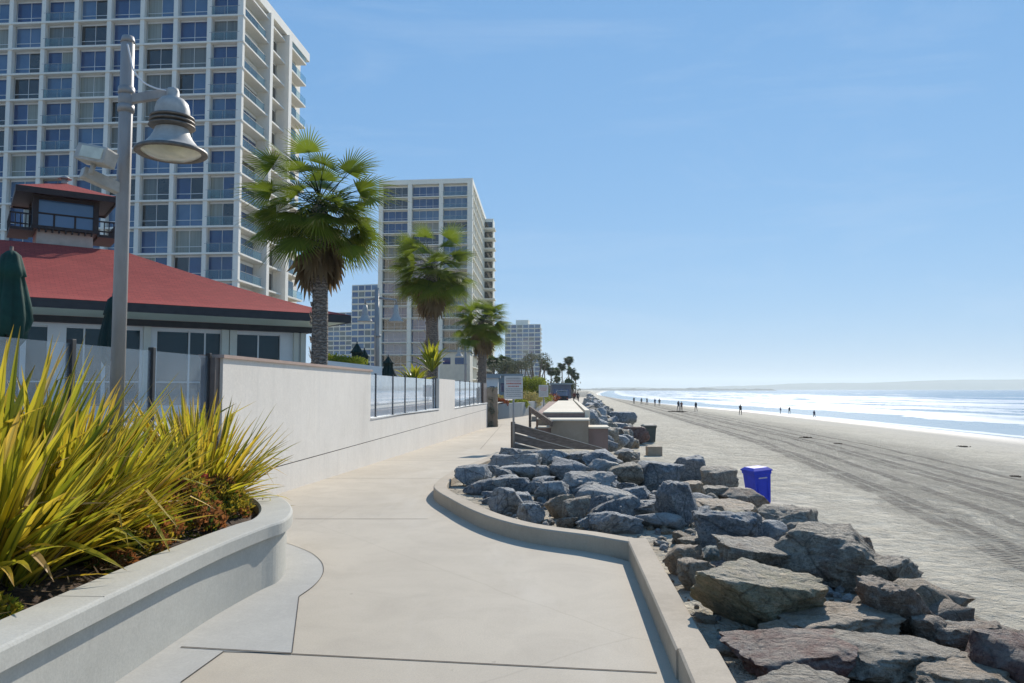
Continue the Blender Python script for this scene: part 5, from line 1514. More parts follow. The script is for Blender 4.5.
# --- tower one
a1 = R(4.5)
C1 = at(237.5, 279, 85); z0 = C1.z
t1 = tower('huge white balconied apartment tower filling the upper left', (C1.x, 85), (-math.cos(a1), math.sin(a1)), 3.93 * 9, 9, (math.sin(a1), math.cos(a1)), 21.5, -.5, 48.5, 2.99,
      dict(z0=z0, sb=7.2, srec=1.35, rec=.75, cd=.55, cw=.5, kinds=(['glass_navy', 'glass_blue', 'glass_curtain', 'glass_curt2', 'glass_black'], [5, 3.4, 1.3, 1.2, 1.8]), railbays=(0, 5), deep=lambda b, zi, r: b == 5 and r.random() < .6, seed=4, zmin=9, zmax=44.5, roofproj=0))
def tower1_side(T):
    t, c, f, s, nrm, sn, zs = T
    MW = MT['tower_white']; r = random.Random(9)
    # side windows + glass rails
    for z in zs:
        if not (6 < z < 45): continue
        m = MB(); cen = c + s * 3.9 - sn * 1.27 + Z * (z + 1.2); m.box(cen, (6.0, .06, 2.3), 0, (s, sn, Z))
        for q in range(4): m.box(cen + s * (-2.97 + q * 1.98) + sn * .05, (.09, .07, 2.3), 1, (s, sn, Z))
        m.box(cen + Z * 1.3, (6.2, .12, .34), 2, (s, sn, Z))
        m.build('side_window', [MT[r.choice(['glass_navy', 'glass_blue', 'glass_black'])], MT['galv'], MW], t)
        m = MB(); cen = c + s * 3.4 - sn * .03 + Z * (z + .5); m.box(cen, (6.0, .02, .95), 0, (s, sn, Z)); m.box(cen + Z * .5, (6.6, .05, .05), 1, (s, sn, Z)); m.build('balcony_rail', [MT['railglass'], MT['galv']], t)
    # fins and recessed strip
    m = MB(); zb, zt = -.5, 47.3; H = zt - zb
    m.box(c + s * 7.6 - sn * .55 + Z * (zb + H / 2), (.8, 1.75, H), 0, (s, sn, Z)); m.build('fin_wall', MW, t)
    m = MB(); m.box(c + s * 13.7 - sn * .45 + Z * (zb + H / 2), (1.0, 1.65, H), 0, (s, sn, Z)); m.build('fin_wall', MW, t)
    m = MB()
    for z in zs:
        m.box(c + s * 10.6 - sn * .72 + Z * (z - .12), (5.1, 1.2, .2), 0, (s, sn, Z))
        m.box(c + s * 9.0 - sn * .9 + Z * (z + .9), (1.6, .85, .9), 0, (s, sn, Z))
        m.box(c + s * 17.3 - sn * .62 + Z * (z - .12), (6.4, 1.3, .22), 0, (s, sn, Z))
    m.build('side_balcony', MW, t)
    m = MB()
    for z in zs:
        m.box(c + s * 11.6 - sn * 1.27 + Z * (z + 1.3), (2.4, .06, 2.2), 0, (s, sn, Z))
        m.box(c + s * 17.6 - sn * 1.27 + Z * (z + 1.3), (5.5, .06, 2.2), 0, (s, sn, Z))
    m.build('side_window', MT['glass_black'], t)
    m = MB()
    for z in zs: m.box(c + s * 17.3 + sn * .0 + Z * (z + .5), (6.4, .02, .95), 0, (s, sn, Z))
    m.build('balcony_rail', [MT['railglass']], t)
tower1_side(t1)
# --- tower two
C2 = at(472.5, 178, 184); zt2 = C2.z
FH2 = 12.4 / F * 184
fd = (at(379, 184, 186.5) - C2); fd.z = 0
sd = (at(486.5, 219, 230) - C2); sd.z = 0
t2 = tower('second pale tower with yellowish lit side behind the middle palms', (C2.x, 184), (fd.x, fd.y), fd.length, 3, (sd.x, sd.y), sd.length, -1, zt2, FH2,
      dict(z0=zt2 - 1.2 - 6 * FH2, sb=sd.length, srec=.7, rec=1.2, cw=1.0, cd=1.0, panes=4, kinds=(['glass_navy', 'glass_blue', 'glass_black', 'glass_curt2', 'glass_curtain'], [5, 4, 4, 1, .4]), railbays=(0,), seed=6, mat='tower_pale', side=True, sub=False, zmin=-5))
def tower2_side(T):
    t, c, f, s, nrm, sn, zs = T; L = sd.length
    m = MB()
    for z in zs:
        for k in range(9): m.box(c + s * (3 + k * (L - 5) / 9) - sn * .35 + Z * (z + 1.2), (.5, .5, 2.6), 0, (s, sn, Z))
    m.build('side_pier', MT['tower_pale'], t)
    m = MB(); H = zt2 - .6
    m.box(c + s * (L - 1) + sn * .5 + Z * (H / 2), (6, 3.6, H), 0, (s, sn, Z))
    for z in zs:
        if z < H: m.box(c + s * (L - 5) + sn * .9 + Z * z, (5, 4.2, .3), 0, (s, sn, Z))
    m.build('rear_wing', MT['tower_pale'], t)
    m = MB()
    for z in zs:
        if z < H - 2: m.box(c + s * (L - 4.06) + sn * .8 + Z * (z + 1.5), (.1, 2.4, 2), 0, (s, sn, Z))
    m.build('wing_window', MT['glass_black'], t)
    m = MB(); p = c + Z * zt2
    for k in (.05, .25, .55): m.box(p + f * (fd.length * k) - nrm * 4 + Z * .5, (.25, .25, 1.0), 0)
    m.build('roof_post', MT['galv'], t)
tower2_side(t2)
# --- far towers
def simple_tower(label, u0, u1, vtop, vtop2, Y, floors, cols, seed, mats, zb=-1, pent=None, udeep=None):
    a = at(u1, vtop, Y); b = at(u0, vtop2, Y * 1.01); f = b - a; zt = a.z; f.z = 0; w = f.length; f.normalize()
    nrm = Vector((f.y, -f.x, 0)); 
    if nrm.y > 0: nrm = -nrm
    c = Vector((a.x, a.y, 0)); s = Vector((.06, 1, 0)).normalized(); sn = Vector((s.y, -s.x, 0)); D = 22
    t = thing('apartment_tower', label, 'apartment tower', (a.x, a.y, zb)); m = MB()
    P = [c, c + f * w, c + f * w + s * D, c + s * D]
    m.idx([p + Z * zb for p in P] + [p + Z * zt for p in P], [(0, 1, 5, 4), (1, 2, 6, 5), (2, 3, 7, 6), (3, 0, 4, 7), (4, 5, 6, 7)], 0)
    if pent: p0, p1, hh = pent; q = c + f * w * p0; m.box(q + f * w * (p1 - p0) / 2 + s * 5 + Z * (zt + hh / 2), (w * (p1 - p0), 6, hh), 0, (f, nrm, Z))
    m.build('wall', MT['tower_pale'], t)
    r = random.Random(seed); fh = (zt - zb) / floors
    for k in range(floors):
        z = zt - fh * (k + 1) + .2
        for j in range(cols):
            x0 = w * (j + .07) / cols; x1 = w * (j + .93) / cols; g = MB()
            g.box(c + f * (x0 + x1) / 2 + nrm * .05 + Z * (z + fh * .42), (x1 - x0, .1, fh * .72), 0, (f, nrm, Z)); g.build('window', MT[r.choice(mats)], t)
    m = MB()
    for k in range(floors): z = zt - fh * (k + 1); m.box(c + f * w / 2 + nrm * .35 + Z * (z + .1), (w, .7, .25), 0, (f, nrm, Z)); m.box(c + s * D / 2 + sn * .35 + Z * (z + .1), (D, .7, .25), 0, (s, sn, Z))
    m.build('balcony_slab', MT['tower_pale'], t)
simple_tower('lower pale blue tower tucked behind the left side of the second tower', 352, 378, 284, 289, 380, 17, 4, 3, ['glass_blue', 'glass_curt2', 'glass_navy'])
simple_tower('distant tower visible just past the clubhouse eave corner', 322, 352, 312, 311, 500, 17, 5, 4, ['glass_blue', 'glass_curt2', 'glass_navy'])
simple_tower('lone distant tower with a roof box standing right of the third palm', 505, 540.5, 324, 325, 590, 16, 6, 5, ['glass_blue', 'glass_navy', 'glass_blue', 'glass_curt2'], pent=(.33, .68, 3.5))
# ================================================================== SEAWALL, STAIRS
def seawall():
    D = Vector((.0645, 1, 0)).normalized(); Nr = Vector((D.y, -D.x, 0))
    def P(u, v, Y): return at(u, v, Y)
    t = thing('old_seawall', 'stained tan concrete seawall block stepping down beside the timber stairs', 'seawall', (2, 31, -1.9))
    def blk(name, u0, u1, vt, Y, back, zb, mat, cap=None, parent=t):
        a = P(u0, vt, Y); b = P(u1, vt, Y); m = MB(); w = b.x - a.x; zt = a.z
        c = Vector(((a.x + b.x) / 2, Y, 0)) + D * back / 2
        X = Vector((1, 0, 0)); q = [Vector((a.x, Y, 0)), Vector((b.x, Y, 0)), Vector((b.x, Y, 0)) + D * back, Vector((a.x, Y, 0)) + D * back]
        m.idx([p + Z * zb for p in q] + [p + Z * zt for p in q], [(0, 1, 5, 4), (1, 2, 6, 5), (2, 3, 7, 6), (3, 0, 4, 7), (4, 5, 6, 7)], 0)
        o = m.build(name, MT[mat], parent)
        if cap:
            m = MB(); q = [Vector((a.x - .05, Y - .05, 0)), Vector((b.x + .05, Y - .05, 0)), Vector((b.x + .05, Y, 0)) + D * back, Vector((a.x - .05, Y, 0)) + D * back]
            m.idx([p + Z * (zt + .002) for p in q] + [p + Z * (zt + cap) for p in q], [(0, 1, 5, 4), (1, 2, 6, 5), (2, 3, 7, 6), (3, 0, 4, 7), (4, 5, 6, 7), (3, 2, 1, 0)], 0)
            m.build('cap', MT['oldcap'], o)
        return zt
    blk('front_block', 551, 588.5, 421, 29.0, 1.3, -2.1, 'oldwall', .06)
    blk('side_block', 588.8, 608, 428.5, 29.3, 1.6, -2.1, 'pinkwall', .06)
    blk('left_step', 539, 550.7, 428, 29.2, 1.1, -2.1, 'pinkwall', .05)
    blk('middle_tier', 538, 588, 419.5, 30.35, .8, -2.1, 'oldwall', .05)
    blk('upper_tier', 536, 585, 413.5, 31.2, 30, -2.1, 'pinkwall')
    # walkway slab on top and low right parapet
    a = P(543, 413.2, 31.22); b = P(583.5, 413.2, 31.22); zt = a.z
    m = MB(); q = [Vector((a.x, 31.18, 0)), Vector((b.x - .0, 31.18, 0)), Vector((b.x, 31.2, 0)) + D * 31, Vector((a.x + .45, 31.2, 0)) + D * 31]
    m.idx([p + Z * (zt + .002) for p in q] + [p + Z * (zt + .05) for p in q], [(0, 1, 5, 4), (1, 2, 6, 5), (2, 3, 7, 6), (3, 0, 4, 7), (4, 5, 6, 7)], 0); m.build('walkway_slab', MT['oldcap'], t)
    m = MB(); x0 = b.x + .05
    q = [Vector((x0, 31.18, 0)), Vector((x0 + .2, 31.18, 0)), Vector((x0 + .2, 31.2, 0)) + D * 31, Vector((x0, 31.2, 0)) + D * 31]
    m.idx([p + Z * (-2) for p in q] + [p + Z * (zt + .12) for p in q], [(0, 1, 5, 4), (1, 2, 6, 5), (2, 3, 7, 6), (3, 0, 4, 7), (4, 5, 6, 7)], 0); m.build('parapet', MT['oldcap'], t)
    # rubble block at foot
    m = MB(); p = hit(601, 450); m.box((P(600.5, 448, 28.5).x, 28.5, BEACH + .35), (.55, .5, .75), 0, None, .03)
    tag(m.build('concrete_block', MT['pinkwall'], origin=(P(600, 448, 28.5).x, 28.5, BEACH)), 'small brown concrete stub at the foot of the seawall block', 'concrete block')
    p = gz(654, 455, BEACH); m = MB(); m.box((p.x, p.y, BEACH + .22), (.80, .55, .5), 0, (Vector((1, .06, 0)).normalized(), Vector((-.06, 1, 0)).normalized(), Z), .03)
    tag(m.build('concrete_block', MT['oldwall'], origin=(p.x, p.y, BEACH)), 'lone tan concrete block lying on the open sand', 'concrete block')
    # timber stair rail
    s = thing('stair_railing', 'weathered timber board railing sloping down to the beach beside the sign', 'railing', (0, 24, -.2))
    A0 = at(513, 424, 24.2); A1 = at(601, 448.5, 27.0)
    m = MB(); m.box((A0.x - .0, 24.2, A0.z - .42), (.14, .14, .98), 0, None, .01); m.build('post', MT['wood_rail'], s)
    m = MB(); pe = at(596, 449, 26.9); m.box((pe.x, 27.0, -1.5), (.14, .14, 1.2), 0, None, .01); m.build('post', MT['wood_rail'], s)
    d = (A1 - A0)
    for k, dz in enumerate((-.10, -.40, -.70)):
        m = MB(); a = A0 + Z * dz; b = A1 + Z * dz
        m.bar(a + Vector((.02, -.09 - .0, 0)), b + Vector((0, -.09, 0)), .05, .25, 0)
        o = m.build('rail_board', MT['wood_rail'], s)
        m = MB(); m.bar(a + Vector((.02, -.09, .128)), b + Vector((0, -.09, .128)), .07, .015, 0); m.build('lit_board_edge', MT['wood_top_lit'], o)  # added pale strip: sunlit top of the board painted in
    # far rail of the stairs
    s = thing('stair_railing', 'second stair railing against the seawall steps, mostly hidden', 'railing', (1, 28.6, -.5))
    A0 = at(541, 411, 31.0); A1 = at(556, 420, 31.1)
    A0 = at(530, 409, 30.6); A1 = at(552, 424, 28.8)
    m = MB(); m.bar(A0, A1, .08, .2, 0); m.build('rail_board', MT['wood_rail'], s)
    m = MB(); m.box((A0.x, A0.y, A0.z - .4), (.1, .1, .95), 0); m.build('post', MT['wood_rail'], s)
    # treads
    st = thing('beach_steps', 'concrete steps dropping from the path to the sand behind the railing', 'steps', (1, 26, -1))
    for k in range(9):
        m = MB(); x = .35 + k * .33; z = -.32 - k * .18
        m.box((x, 26.2, z - .4), (.34, 3.2, .8), 0); m.build('step', MT['oldcap'], st)
seawall()

# ================================================================== SIGNS
def sign(label, u, v0, v1, w, Y, vbase, seed, small=False):
    a = at(u, v0, Y); b = at(u, v1, Y); zb = at(u, vbase, Y).z; H = a.z - b.z; W = w / F * Y
    t = thing('notice_sign', label, 'sign', (a.x, Y, zb))
    m = MB(); m.tube([(a.x, Y + .03, zb - .1), (a.x, Y + .03, a.z - .02)], .032, 0, 10); m.build('post', MT['galv'], t)
    m = MB(); m.box((a.x, Y - .02, (a.z + b.z) / 2), (W, .02, H), 0, None, .005); bd = m.build('sign_board', MT['signwhite'], t)
    r = random.Random(seed); m = MB()
    rows = [(.10, .05, 2, .8), (.22, .035, 1, .8), (.33, .09, 1, .78), (.45, .07, 1, .6), (.56, .035, 2, .85), (.64, .035, 2, .8), (.72, .035, 2, .85), (.80, .035, 2, .7), (.88, .035, 2, .8)]
    m.box((a.x, Y - .033, a.z - H * .17), (W * .9, .004, H * .012), 2)
    for q, hh, mi, ww in rows:      # lines of small illegible lettering: rows of short strokes
        x = -W * ww / 2
        while x < W * ww / 2:
            l = W * r.uniform(.03, .09)
            m.box((a.x + x + l / 2, Y - .033, a.z - H * q), (l, .004, H * hh * .7), mi); x += l + W * .025
    m.build('lettering', [MT['signwhite'], MT['signred'], MT['signgrey']], bd)
sign('white notice board with red and grey lettering on a post by the timber railing', 513.5, 376, 399, 18.5, 24.0, 447, 1)
sign('farther smaller white notice board in front of the shrub planter', 543.5, 385, 397, 9.5, 48, 420, 2)

# ================================================================== BINS
def bin_(label, u, v, zg, W, Dp, H, rz, mat, text=True, lean=0.0):
    g = gz(u, v, zg); t = thing('wheeled_bin', label, 'rubbish bin', (0, 0, 0))
    m = MB(); k = .78
    def ring(w, d, z, y=0): return [(-w / 2, -d / 2 + y, z), (w / 2, -d / 2 + y, z), (w / 2, d / 2 + y, z), (-w / 2, d / 2 + y, z)]
    rings = [ring(W * k, Dp * k, .04), ring(W * .80, Dp * .8, H * .1), ring(W * .93, Dp * .93, H * .80), ring(W * .95, Dp * .95, H * .82), ring(W * 1.0, Dp * 1.0, H * .83), ring(W * 1.0, Dp * 1.0, H * .90)]
    vs = [p for q in rings for p in q]; fs = [(0, 3, 2, 1)]
    for i in range(len(rings) - 1):
        for j in range(4): fs.append((i * 4 + j, i * 4 + (j + 1) % 4, i * 4 + 4 + (j + 1) % 4, i * 4 + 4 + j))
    m.idx(vs, fs, 0)
    for s in (-1, 1): m.box((s * W * .28, -Dp * .445, H * .45), (W * .05, .02, H * .55), 0)
    body = m.build('body', mat, t)
    m = MB(); ov = .03
    vs = ring(W + 2 * ov, Dp + 2 * ov, H * .905, 0) + ring(W + 2 * ov, Dp + 2 * ov, H * .935) + ring(W * .8, Dp * .75, H * 1.0, .0)
    fs = [(0, 3, 2, 1)]
    for i in range(2):
        for j in range(4): fs.append((i * 4 + j, i * 4 + (j + 1) % 4, i * 4 + 4 + (j + 1) % 4, i * 4 + 4 + j))
    fs.append((8, 9, 10, 11)); m.idx(vs, fs, 0)
    m.build('lid', mat, t)
    m = MB(); m.tube([(-W * .42, Dp * .58, H * .90), (W * .42, Dp * .58, H * .90)], .018, 0, 8)
    for s in (-1, 1): m.box((s * W * .40, Dp * .53, H * .90), (.03, .12, .05), 0)
    m.build('handle', mat, t)
    for s in (-1, 1):
        m = MB(); m.tube([(s * W * .42 - .03, Dp * .36, .12), (s * W * .42 + .03, Dp * .36, .12)], .12, 0, 16); m.build('wheel', MT['rubber'], t)
    if text:   # pale stamped word on the front: a row of small strokes
        m = MB(); r = random.Random(1)
        for i in range(9): m.box((-W * .22 + i * W * .055, -Dp * .485 + .006, H * .73), (W * .04, .006, H * .035 * r.uniform(.8, 1.1)), 0)
        m.build('stencil', MT['signwhite'], t)
    t.location = (g.x, g.y, zg - .02); t.rotation_euler = (R(lean), R(-4 if text else 0), R(rz)); return t
bin_('bright blue wheeled bin standing on the sand behind the boulders', 759, 503, BEACH - .06, .62, .70, 1.16, 16, MT['bluebin'])
bin_('dark grey green wheeled bin farther along the sand near the far revetment', 649, 442, BEACH, .86, .8, 1.2, 5, MT['greybin'], False)

# ================================================================== PEOPLE
def person_mesh(name, pose, mats, seed):
    me = bpy.data.meshes.new(name); J = {}; V = []; Ed = []; Rd = []
    def j(n, p, r, par=None):
        J[n] = len(V); V.append(p); Rd.append(r)
        if par is not None: Ed.append((J[par], J[n]))
    st = pose
    j('pelvis', (0, 0, .95), .135); j('waist', (0, 0, 1.10), .115, 'pelvis'); j('chest', (0, .01, 1.32), .145, 'waist'); j('neck', (0, .0, 1.47), .055, 'chest')
    j('chin', (0, -.02, 1.55), .07, 'neck'); j('head', (0, 0, 1.64), .095, 'chin'); j('crown', (0, .01, 1.72), .065, 'head')
    for s in (-1, 1):
        f = s * st
        j('sh%d' % s, (s * .17, .0, 1.42), .06, 'chest'); j('el%d' % s, (s * .23, .18 * f, 1.15), .042, 'sh%d' % s); j('wr%d' % s, (s * .22, .18 * f - .12, .93), .03, 'el%d' % s); j('ha%d' % s, (s * .22, .18 * f - .15, .84), .035, 'wr%d' % s)
        j('hip%d' % s, (s * .10, .0, .88), .10, 'pelvis'); j('kn%d' % s, (s * .10, -.22 * f - .03, .50), .062, 'hip%d' % s); j('an%d' % s, (s * .10, -.30 * f + .08, .09), .042, 'kn%d' % s); j('to%d' % s, (s * .11, -.30 * f - .07, .04), .035, 'an%d' % s)
    me.from_pydata(V, Ed, []); o = bpy.data.objects.new(name, me); COL.objects.link(o)
    sk = o.modifiers.new('skin', 'SKIN'); su = o.modifiers.new('sub', 'SUBSURF'); su.levels = 1
    for i, r in enumerate(Rd): me.skin_vertices[0].data[i].radius = (r, r)
    me.skin_vertices[0].data[0].use_root = True
    dg = bpy.context.evaluated_depsgraph_get(); ev = o.evaluated_get(dg); nm = bpy.data.meshes.new_from_object(ev)
    bpy.data.objects.remove(o)
    nm.materials.clear()
    for m_ in mats: nm.materials.append(m_)     # skin, shirt, trousers, hair
    for p in nm.polygons:
        z = p.center.z; x = abs(p.center.x)
        if z > 1.62 or (z > 1.52 and p.center.y > .03): k = 3
        elif z > 1.47: k = 0
        elif z > .98 and (x < .21 or z > 1.12): k = 1
        elif x > .185 and z > .8: k = 0
        elif z > .1: k = 2
        else: k = 3
        p.material_index = k; p.use_smooth = True
    return nm
def people():
    S = ['cl_dark', 'cl_navy', 'cl_grey', 'cl_red', 'cl_white']
    data = [(634, 404, 'tiny'), (641.5, 404.5, ''), (647, 405, ''), (655, 406, ''), (659.5, 406, ''), (678.5, 411, ''), (681.5, 411, ''), (696, 411.5, ''), (740.5, 415, ''), (780.5, 414, ''), (789.5, 414, ''), (814.3, 419, '')]
    labels = ['most distant dark walker on the left of the beach walkers', 'tiny faint walker second in the distant line', 'third tiny distant walker standing on pale wet sand', 'left one of a close pair of distant walkers', 'right one of a close pair of distant walkers',
              'taller left walker of the middle pair near the water edge', 'rust clothed right walker of the middle pair near the water edge', 'single slim walker right of the middle pair', 'dark dressed walker alone halfway along the water edge',
              'left of two separate walkers standing at the surf edge', 'right of two separate walkers standing at the surf edge', 'rightmost walker wearing dark top with pale legs in the wet sand']
    shirts = [0, 2, 0, 1, 0, 0, 3, 0, 0, 1, 0, 1]; trous = [0, 0, 1, 0, 0, 2, 0, 0, 0, 2, 0, 2]
    for i, ((u, v, _), lb) in enumerate(zip(data, labels)):
        g = gz(u, v, SEA)
        for _k in range(5): g = gz(u, v, max(SEA - .05, ground(g.x, g.y)))
        me = person_mesh('person', .9 if i % 3 else .35, [MT['skin'], MT[S[shirts[i]]], MT[S[trous[i]]], MT['hair']], i)
        o = bpy.data.objects.new('person', me); COL.objects.link(o)
        o.location = (g.x, g.y, g.z - .01); o.rotation_euler = (0, 0, R([0, 180, 20, 200, 170, 10, 350, 185, 0, 90, 180, 0][i])); k = [1.0, .95, 1, 1, 1.0, 1.05, .98, 1.02, 1.08, 1, 1.05, 1][i]; o.scale = (k, k, k)
        tag(o, lb, 'person', 'walkers along the water edge')
    for i, (u, lb) in enumerate([(574.3, 'person in reddish dark top standing by the utility cart on the far path'), (577.8, 'person in black standing right beside the reddish one on the far path')]):
        Y = 112; x = at(u, 400, Y).x
        me = person_mesh('person', .3, [MT['skin'], MT['cl_red' if i == 0 else 'cl_dark'], MT['cl_dark'], MT['hair']], i)
        o = bpy.data.objects.new('person', me); COL.objects.link(o); o.location = (x, Y, -.45); o.rotation_euler = (0, 0, R(180 * i))
        tag(o, lb, 'person', 'people by the utility cart')
people()
# platform under them: the far path keeps going
def far_path():
    m = MB()
    m.face([(1.5, 60, -.45), (seawall_r(60), 60, -.45), (seawall_r(60), 60, -1.5), (1.5, 60, -1.5)])
    for a, b in zip([60, 80, 100, 140], [80, 100, 140, 200]):
        m.face([(interp(a, [(60, 1.5), (80, 3.2), (110, 5), (200, 14)]), a, -.45), (seawall_r(a), a, -.45), (seawall_r(b), b, -.45), (interp(b, [(60, 1.5), (80, 3.2), (110, 5), (200, 14)]), b, -.45)])
    tag(m.build('far_path', MT['path']), kind='structure')
far_path()
def cart():
    Y = 116; a = at(562.5, 400, Y); z = -.445; x = a.x
    t = thing('utility_cart', 'pale blue and dark utility vehicle parked on the far path seen from behind', 'vehicle', (x, Y, z))
    m = MB(); m.abox((x - .85, Y, z + .35), (x + .85, Y + 3.4, z + 1.0), 0, .06); m.build('body', MT['cl_dark'], t)
    m = MB(); m.abox((x - .78, Y + 1.2, z + 1.0), (x + .78, Y + 2.6, z + 1.75), 0, .08); m.build('cab', MT['glass_blue'], t)
    m = MB(); m.abox((x - .8, Y + 1.1, z + 1.75), (x + .8, Y + 2.7, z + 1.85), 0, .03); m.build('roof', MT['bldg_grey'], t)
    m = MB(); m.abox((x - .86, Y - .02, z + .80), (x + .86, Y + .05, z + 1.04), 0, .01); m.build('tailgate', MT['darkmetal'], t)
    for sx in (-1, 1):
        for yy in (.6, 2.8): m = MB(); m.tube([(x + sx * .72, Y + yy, z + .32), (x + sx * .9, Y + yy, z + .32)], .32, 0, 16); m.build('wheel', MT['rubber'], t)
        m = MB(); m.abox((x + sx * .62, Y - .03, z + .6), (x + sx * .8, Y + .0, z + .75), 0); m.build('tail_light', MT['signred'], t)
cart()

# ================================================================== FAR PLANTER, GARDENS, FAR TREES
def far_stuff():
    A = Vector((at(494, 418, 66).x, 64, 0)); B = Vector((at(540, 412, 80).x, 82, 0)); C = Vector((at(553, 405, 110).x, 112, 0)); Dd = Vector((11, 160, 0))
    m = MB(); pts = catmull([Vector((-8, 63, 0)), A, B, C, Dd], 4)
    sweep(m, pts, [(0, -1.0), (0, .42), (-.4, .42), (-.4, -.5)], 0)
    tag(m.build('garden_wall', MT['far_wall'], origin=A), 'blue grey curved planter wall across the far end of the path', 'wall')
    m = MB()
    for a, b in zip(pts, pts[1:]): m.face([a + Z * .3, b + Z * .3, b + Z * .3 + Vector((-30, 0, 0)), a + Z * .3 + Vector((-30, 0, 0))])
    tag(m.build('garden_bed', MT['soil']), kind='structure')
    def sh(label, u, v, Y, rad, mat, n, seed, name='shrub', cat='shrub', size=.2, k=(1, 1, .7)):
        c = at(u, v, Y); r = random.Random(seed)
        lobes = [(c.x + r.uniform(-1, 1) * rad * .8, Y + r.uniform(-.5, .5) * rad, c.z + r.uniform(-.3, .25) * rad, rad * r.uniform(.5, .8)) for _ in range(6)]
        shrub(name, label, cat, lobes, n, size, MT[mat], seed, sq=k)
    sh('red brown shrub at the left end of the far planter wall', 501, 402, 67, .6, 'shrub_red', 900, 1)
    sh('lime green low shrub in the middle of the far planter', 519, 403, 73, .75, 'shrub_lime', 900, 2)
    sh('golden straw coloured grass clump in the far planter', 531, 399, 80, 1.2, 'shrub_gold', 1300, 3)
    sh('pale golden grass tuft above the red brown shrub', 498, 397, 69, .6, 'shrub_gold', 500, 8)
    sh('orange brown shrub at the right end of the far planter', 551, 398, 98, 1.1, 'shrub_red', 700, 4)
    sh('yellow green grass clump between golden clump and orange shrub', 543, 400, 90, 1.0, 'shrub_lime', 700, 5)
    sh('bright green rounded bush above the far planter', 532, 384, 95, 1.6, 'shrub_lime', 2200, 6, size=.28)
    sh('dark green hedge under the bright green rounded bush', 531, 393, 98, 1.7, 'shrub', 2000, 7, size=.28)
    # ivy pillar by wall end
    r = random.Random(3); m = MB(); c = at(491.5, 410, 49.5)
    for _ in range(1500):
        z = r.uniform(-.9, 1.75); a = r.uniform(0, 6.28); rr = .42 + .1 * noise.noise((z * 2, a, 0)); p = Vector((c.x + rr * math.cos(a) * .85, 49.5 + rr * math.sin(a), z))
        q = Vector((r.gauss(0, 1), r.gauss(0, 1), r.gauss(0, 1))).normalized() * .08; s_ = q.orthogonal().normalized() * .045; rv = r.random()
        m.face([p - q, p + s_, p + q, p - s_], 0, [(rv, .2), (rv, .4), (rv, .8), (rv, .4)])
    m.abox((c.x - .38, 49.1, -1), (c.x + .38, 49.9, 1.7), 1)
    tag(m.build('vine_pillar', [MT['vine'], MT['oldwall']], origin=(c.x, 49.5, -1)), 'pillar wrapped in grey green vines at the end of the stucco wall', 'pillar')
    # low grey building
    def lowb(label, u0, u1, vt, Y, mat, dep=8, wins=((.3, .7),), name='low_building'):
        a = at(u0, vt, Y); b = at(u1, vt, Y); t = thing(name, label, 'building', (a.x, Y, -1)); m = MB()
        m.abox((a.x, Y, -1), (b.x, Y + dep, a.z)); m.build('wall', MT[mat], t)
        m = MB(); m.abox((a.x - .3, Y - .3, a.z + .002), (b.x + .3, Y + dep, a.z + .3)); m.build('roof', MT['bldg_grey'], t)
        for w0, w1 in wins: m = MB(); L = b.x - a.x; m.abox((a.x + L * w0, Y - .04, a.z - 2.2), (a.x + L * w1, Y - .003, a.z - 1.0)); m.build('window', MT['glass_navy'], t)
    lowb('long grey blue low building behind the sign', 484, 521, 376, 110, 'bldg_grey', wins=((.45, .85),))
    lowb('slate blue low beach building with dark roof behind the cart', 552, 571, 384.5, 170, 'bldg_blue', wins=((.1, .3), (.4, .6), (.7, .9)))
    lowb('cream low house part seen between the palm trunks', 440, 470, 352, 140, 'cream', wins=((.1, .35), (.5, .8)))
    lowb('small white hut right of the third palm', 486, 498, 378, 95, 'white', dep=4)
    # trees
    def tree(label, u, v, Y, rad, mat, seed, n=2600, sz=.45, vb=392, sq=(1, 1, .75)):
        c = at(u, v, Y); r = random.Random(seed)
        lobes = [(c.x + r.uniform(-1, 1) * rad, Y + r.uniform(-1, 1) * rad * .5, c.z + r.uniform(-.45, .4) * rad, rad * r.uniform(.38, .62)) for _ in range(7)]
        shrub('tree', label, 'tree', lobes, n, sz, MT[mat], seed, None, ((c.x, Y, -1), .3), sq)
    tree('loose olive tree left of the distant lone tower base', 508, 366, 190, 2.6, 'tree_olive', 11, 1500, .4)
    tree('olive tree in front of the middle of the distant lone tower', 522, 366, 180, 2.6, 'tree_olive', 12, 1500, .4)
    tree('taller olive tree at the right foot of the distant lone tower', 536, 360, 200, 3.0, 'tree_olive', 13, 1500, .4)
    tree('dark conical tree beside the slate blue building', 572.5, 384, 180, 1.5, 'palm_far', 14, 1200, .35, sq=(.8, .8, 1.3))
    tree('dark leafy tree right of the third palm trunk', 496, 368, 120, 2.0, 'tree_olive', 15, 1300, .3)
    # far palms
    data = [(493, 362, 150, 2.6, 'small palm left of the distant tower trees'), (504, 360, 170, 2.6, 'small palm poking above the loose olive tree'), (544.5, 365, 230, 3.4, 'leftmost tall palm right of the distant tower'), (551, 371, 230, 2.7, 'shorter palm beside the leftmost tall palm'),
            (556, 371, 240, 3.2, 'palm with the broad dark head in the middle of the far row'), (562, 366, 250, 3.0, 'slim palm left of the tallest far palm'), (568.5, 360, 250, 3.6, 'tallest palm of the far row'), (571.5, 371, 240, 3.0, 'palm with head just below the tallest one'), (575.5, 376, 250, 2.4, 'rightmost short palm of the far row'), (557, 379, 230, 1.6, 'tiny low palm in front of the far row')]
    for i, (u, v, Y, cr, lb) in enumerate(data):
        c = at(u, v, Y); palm(lb, (c.x, Y, -1), c, .9 + cr * .32, .16, 50 + i, 34, 'fan_palm', True, 'far row of palms')
    # garden mass closing the horizon on the left
    r = random.Random(12); m = MB()
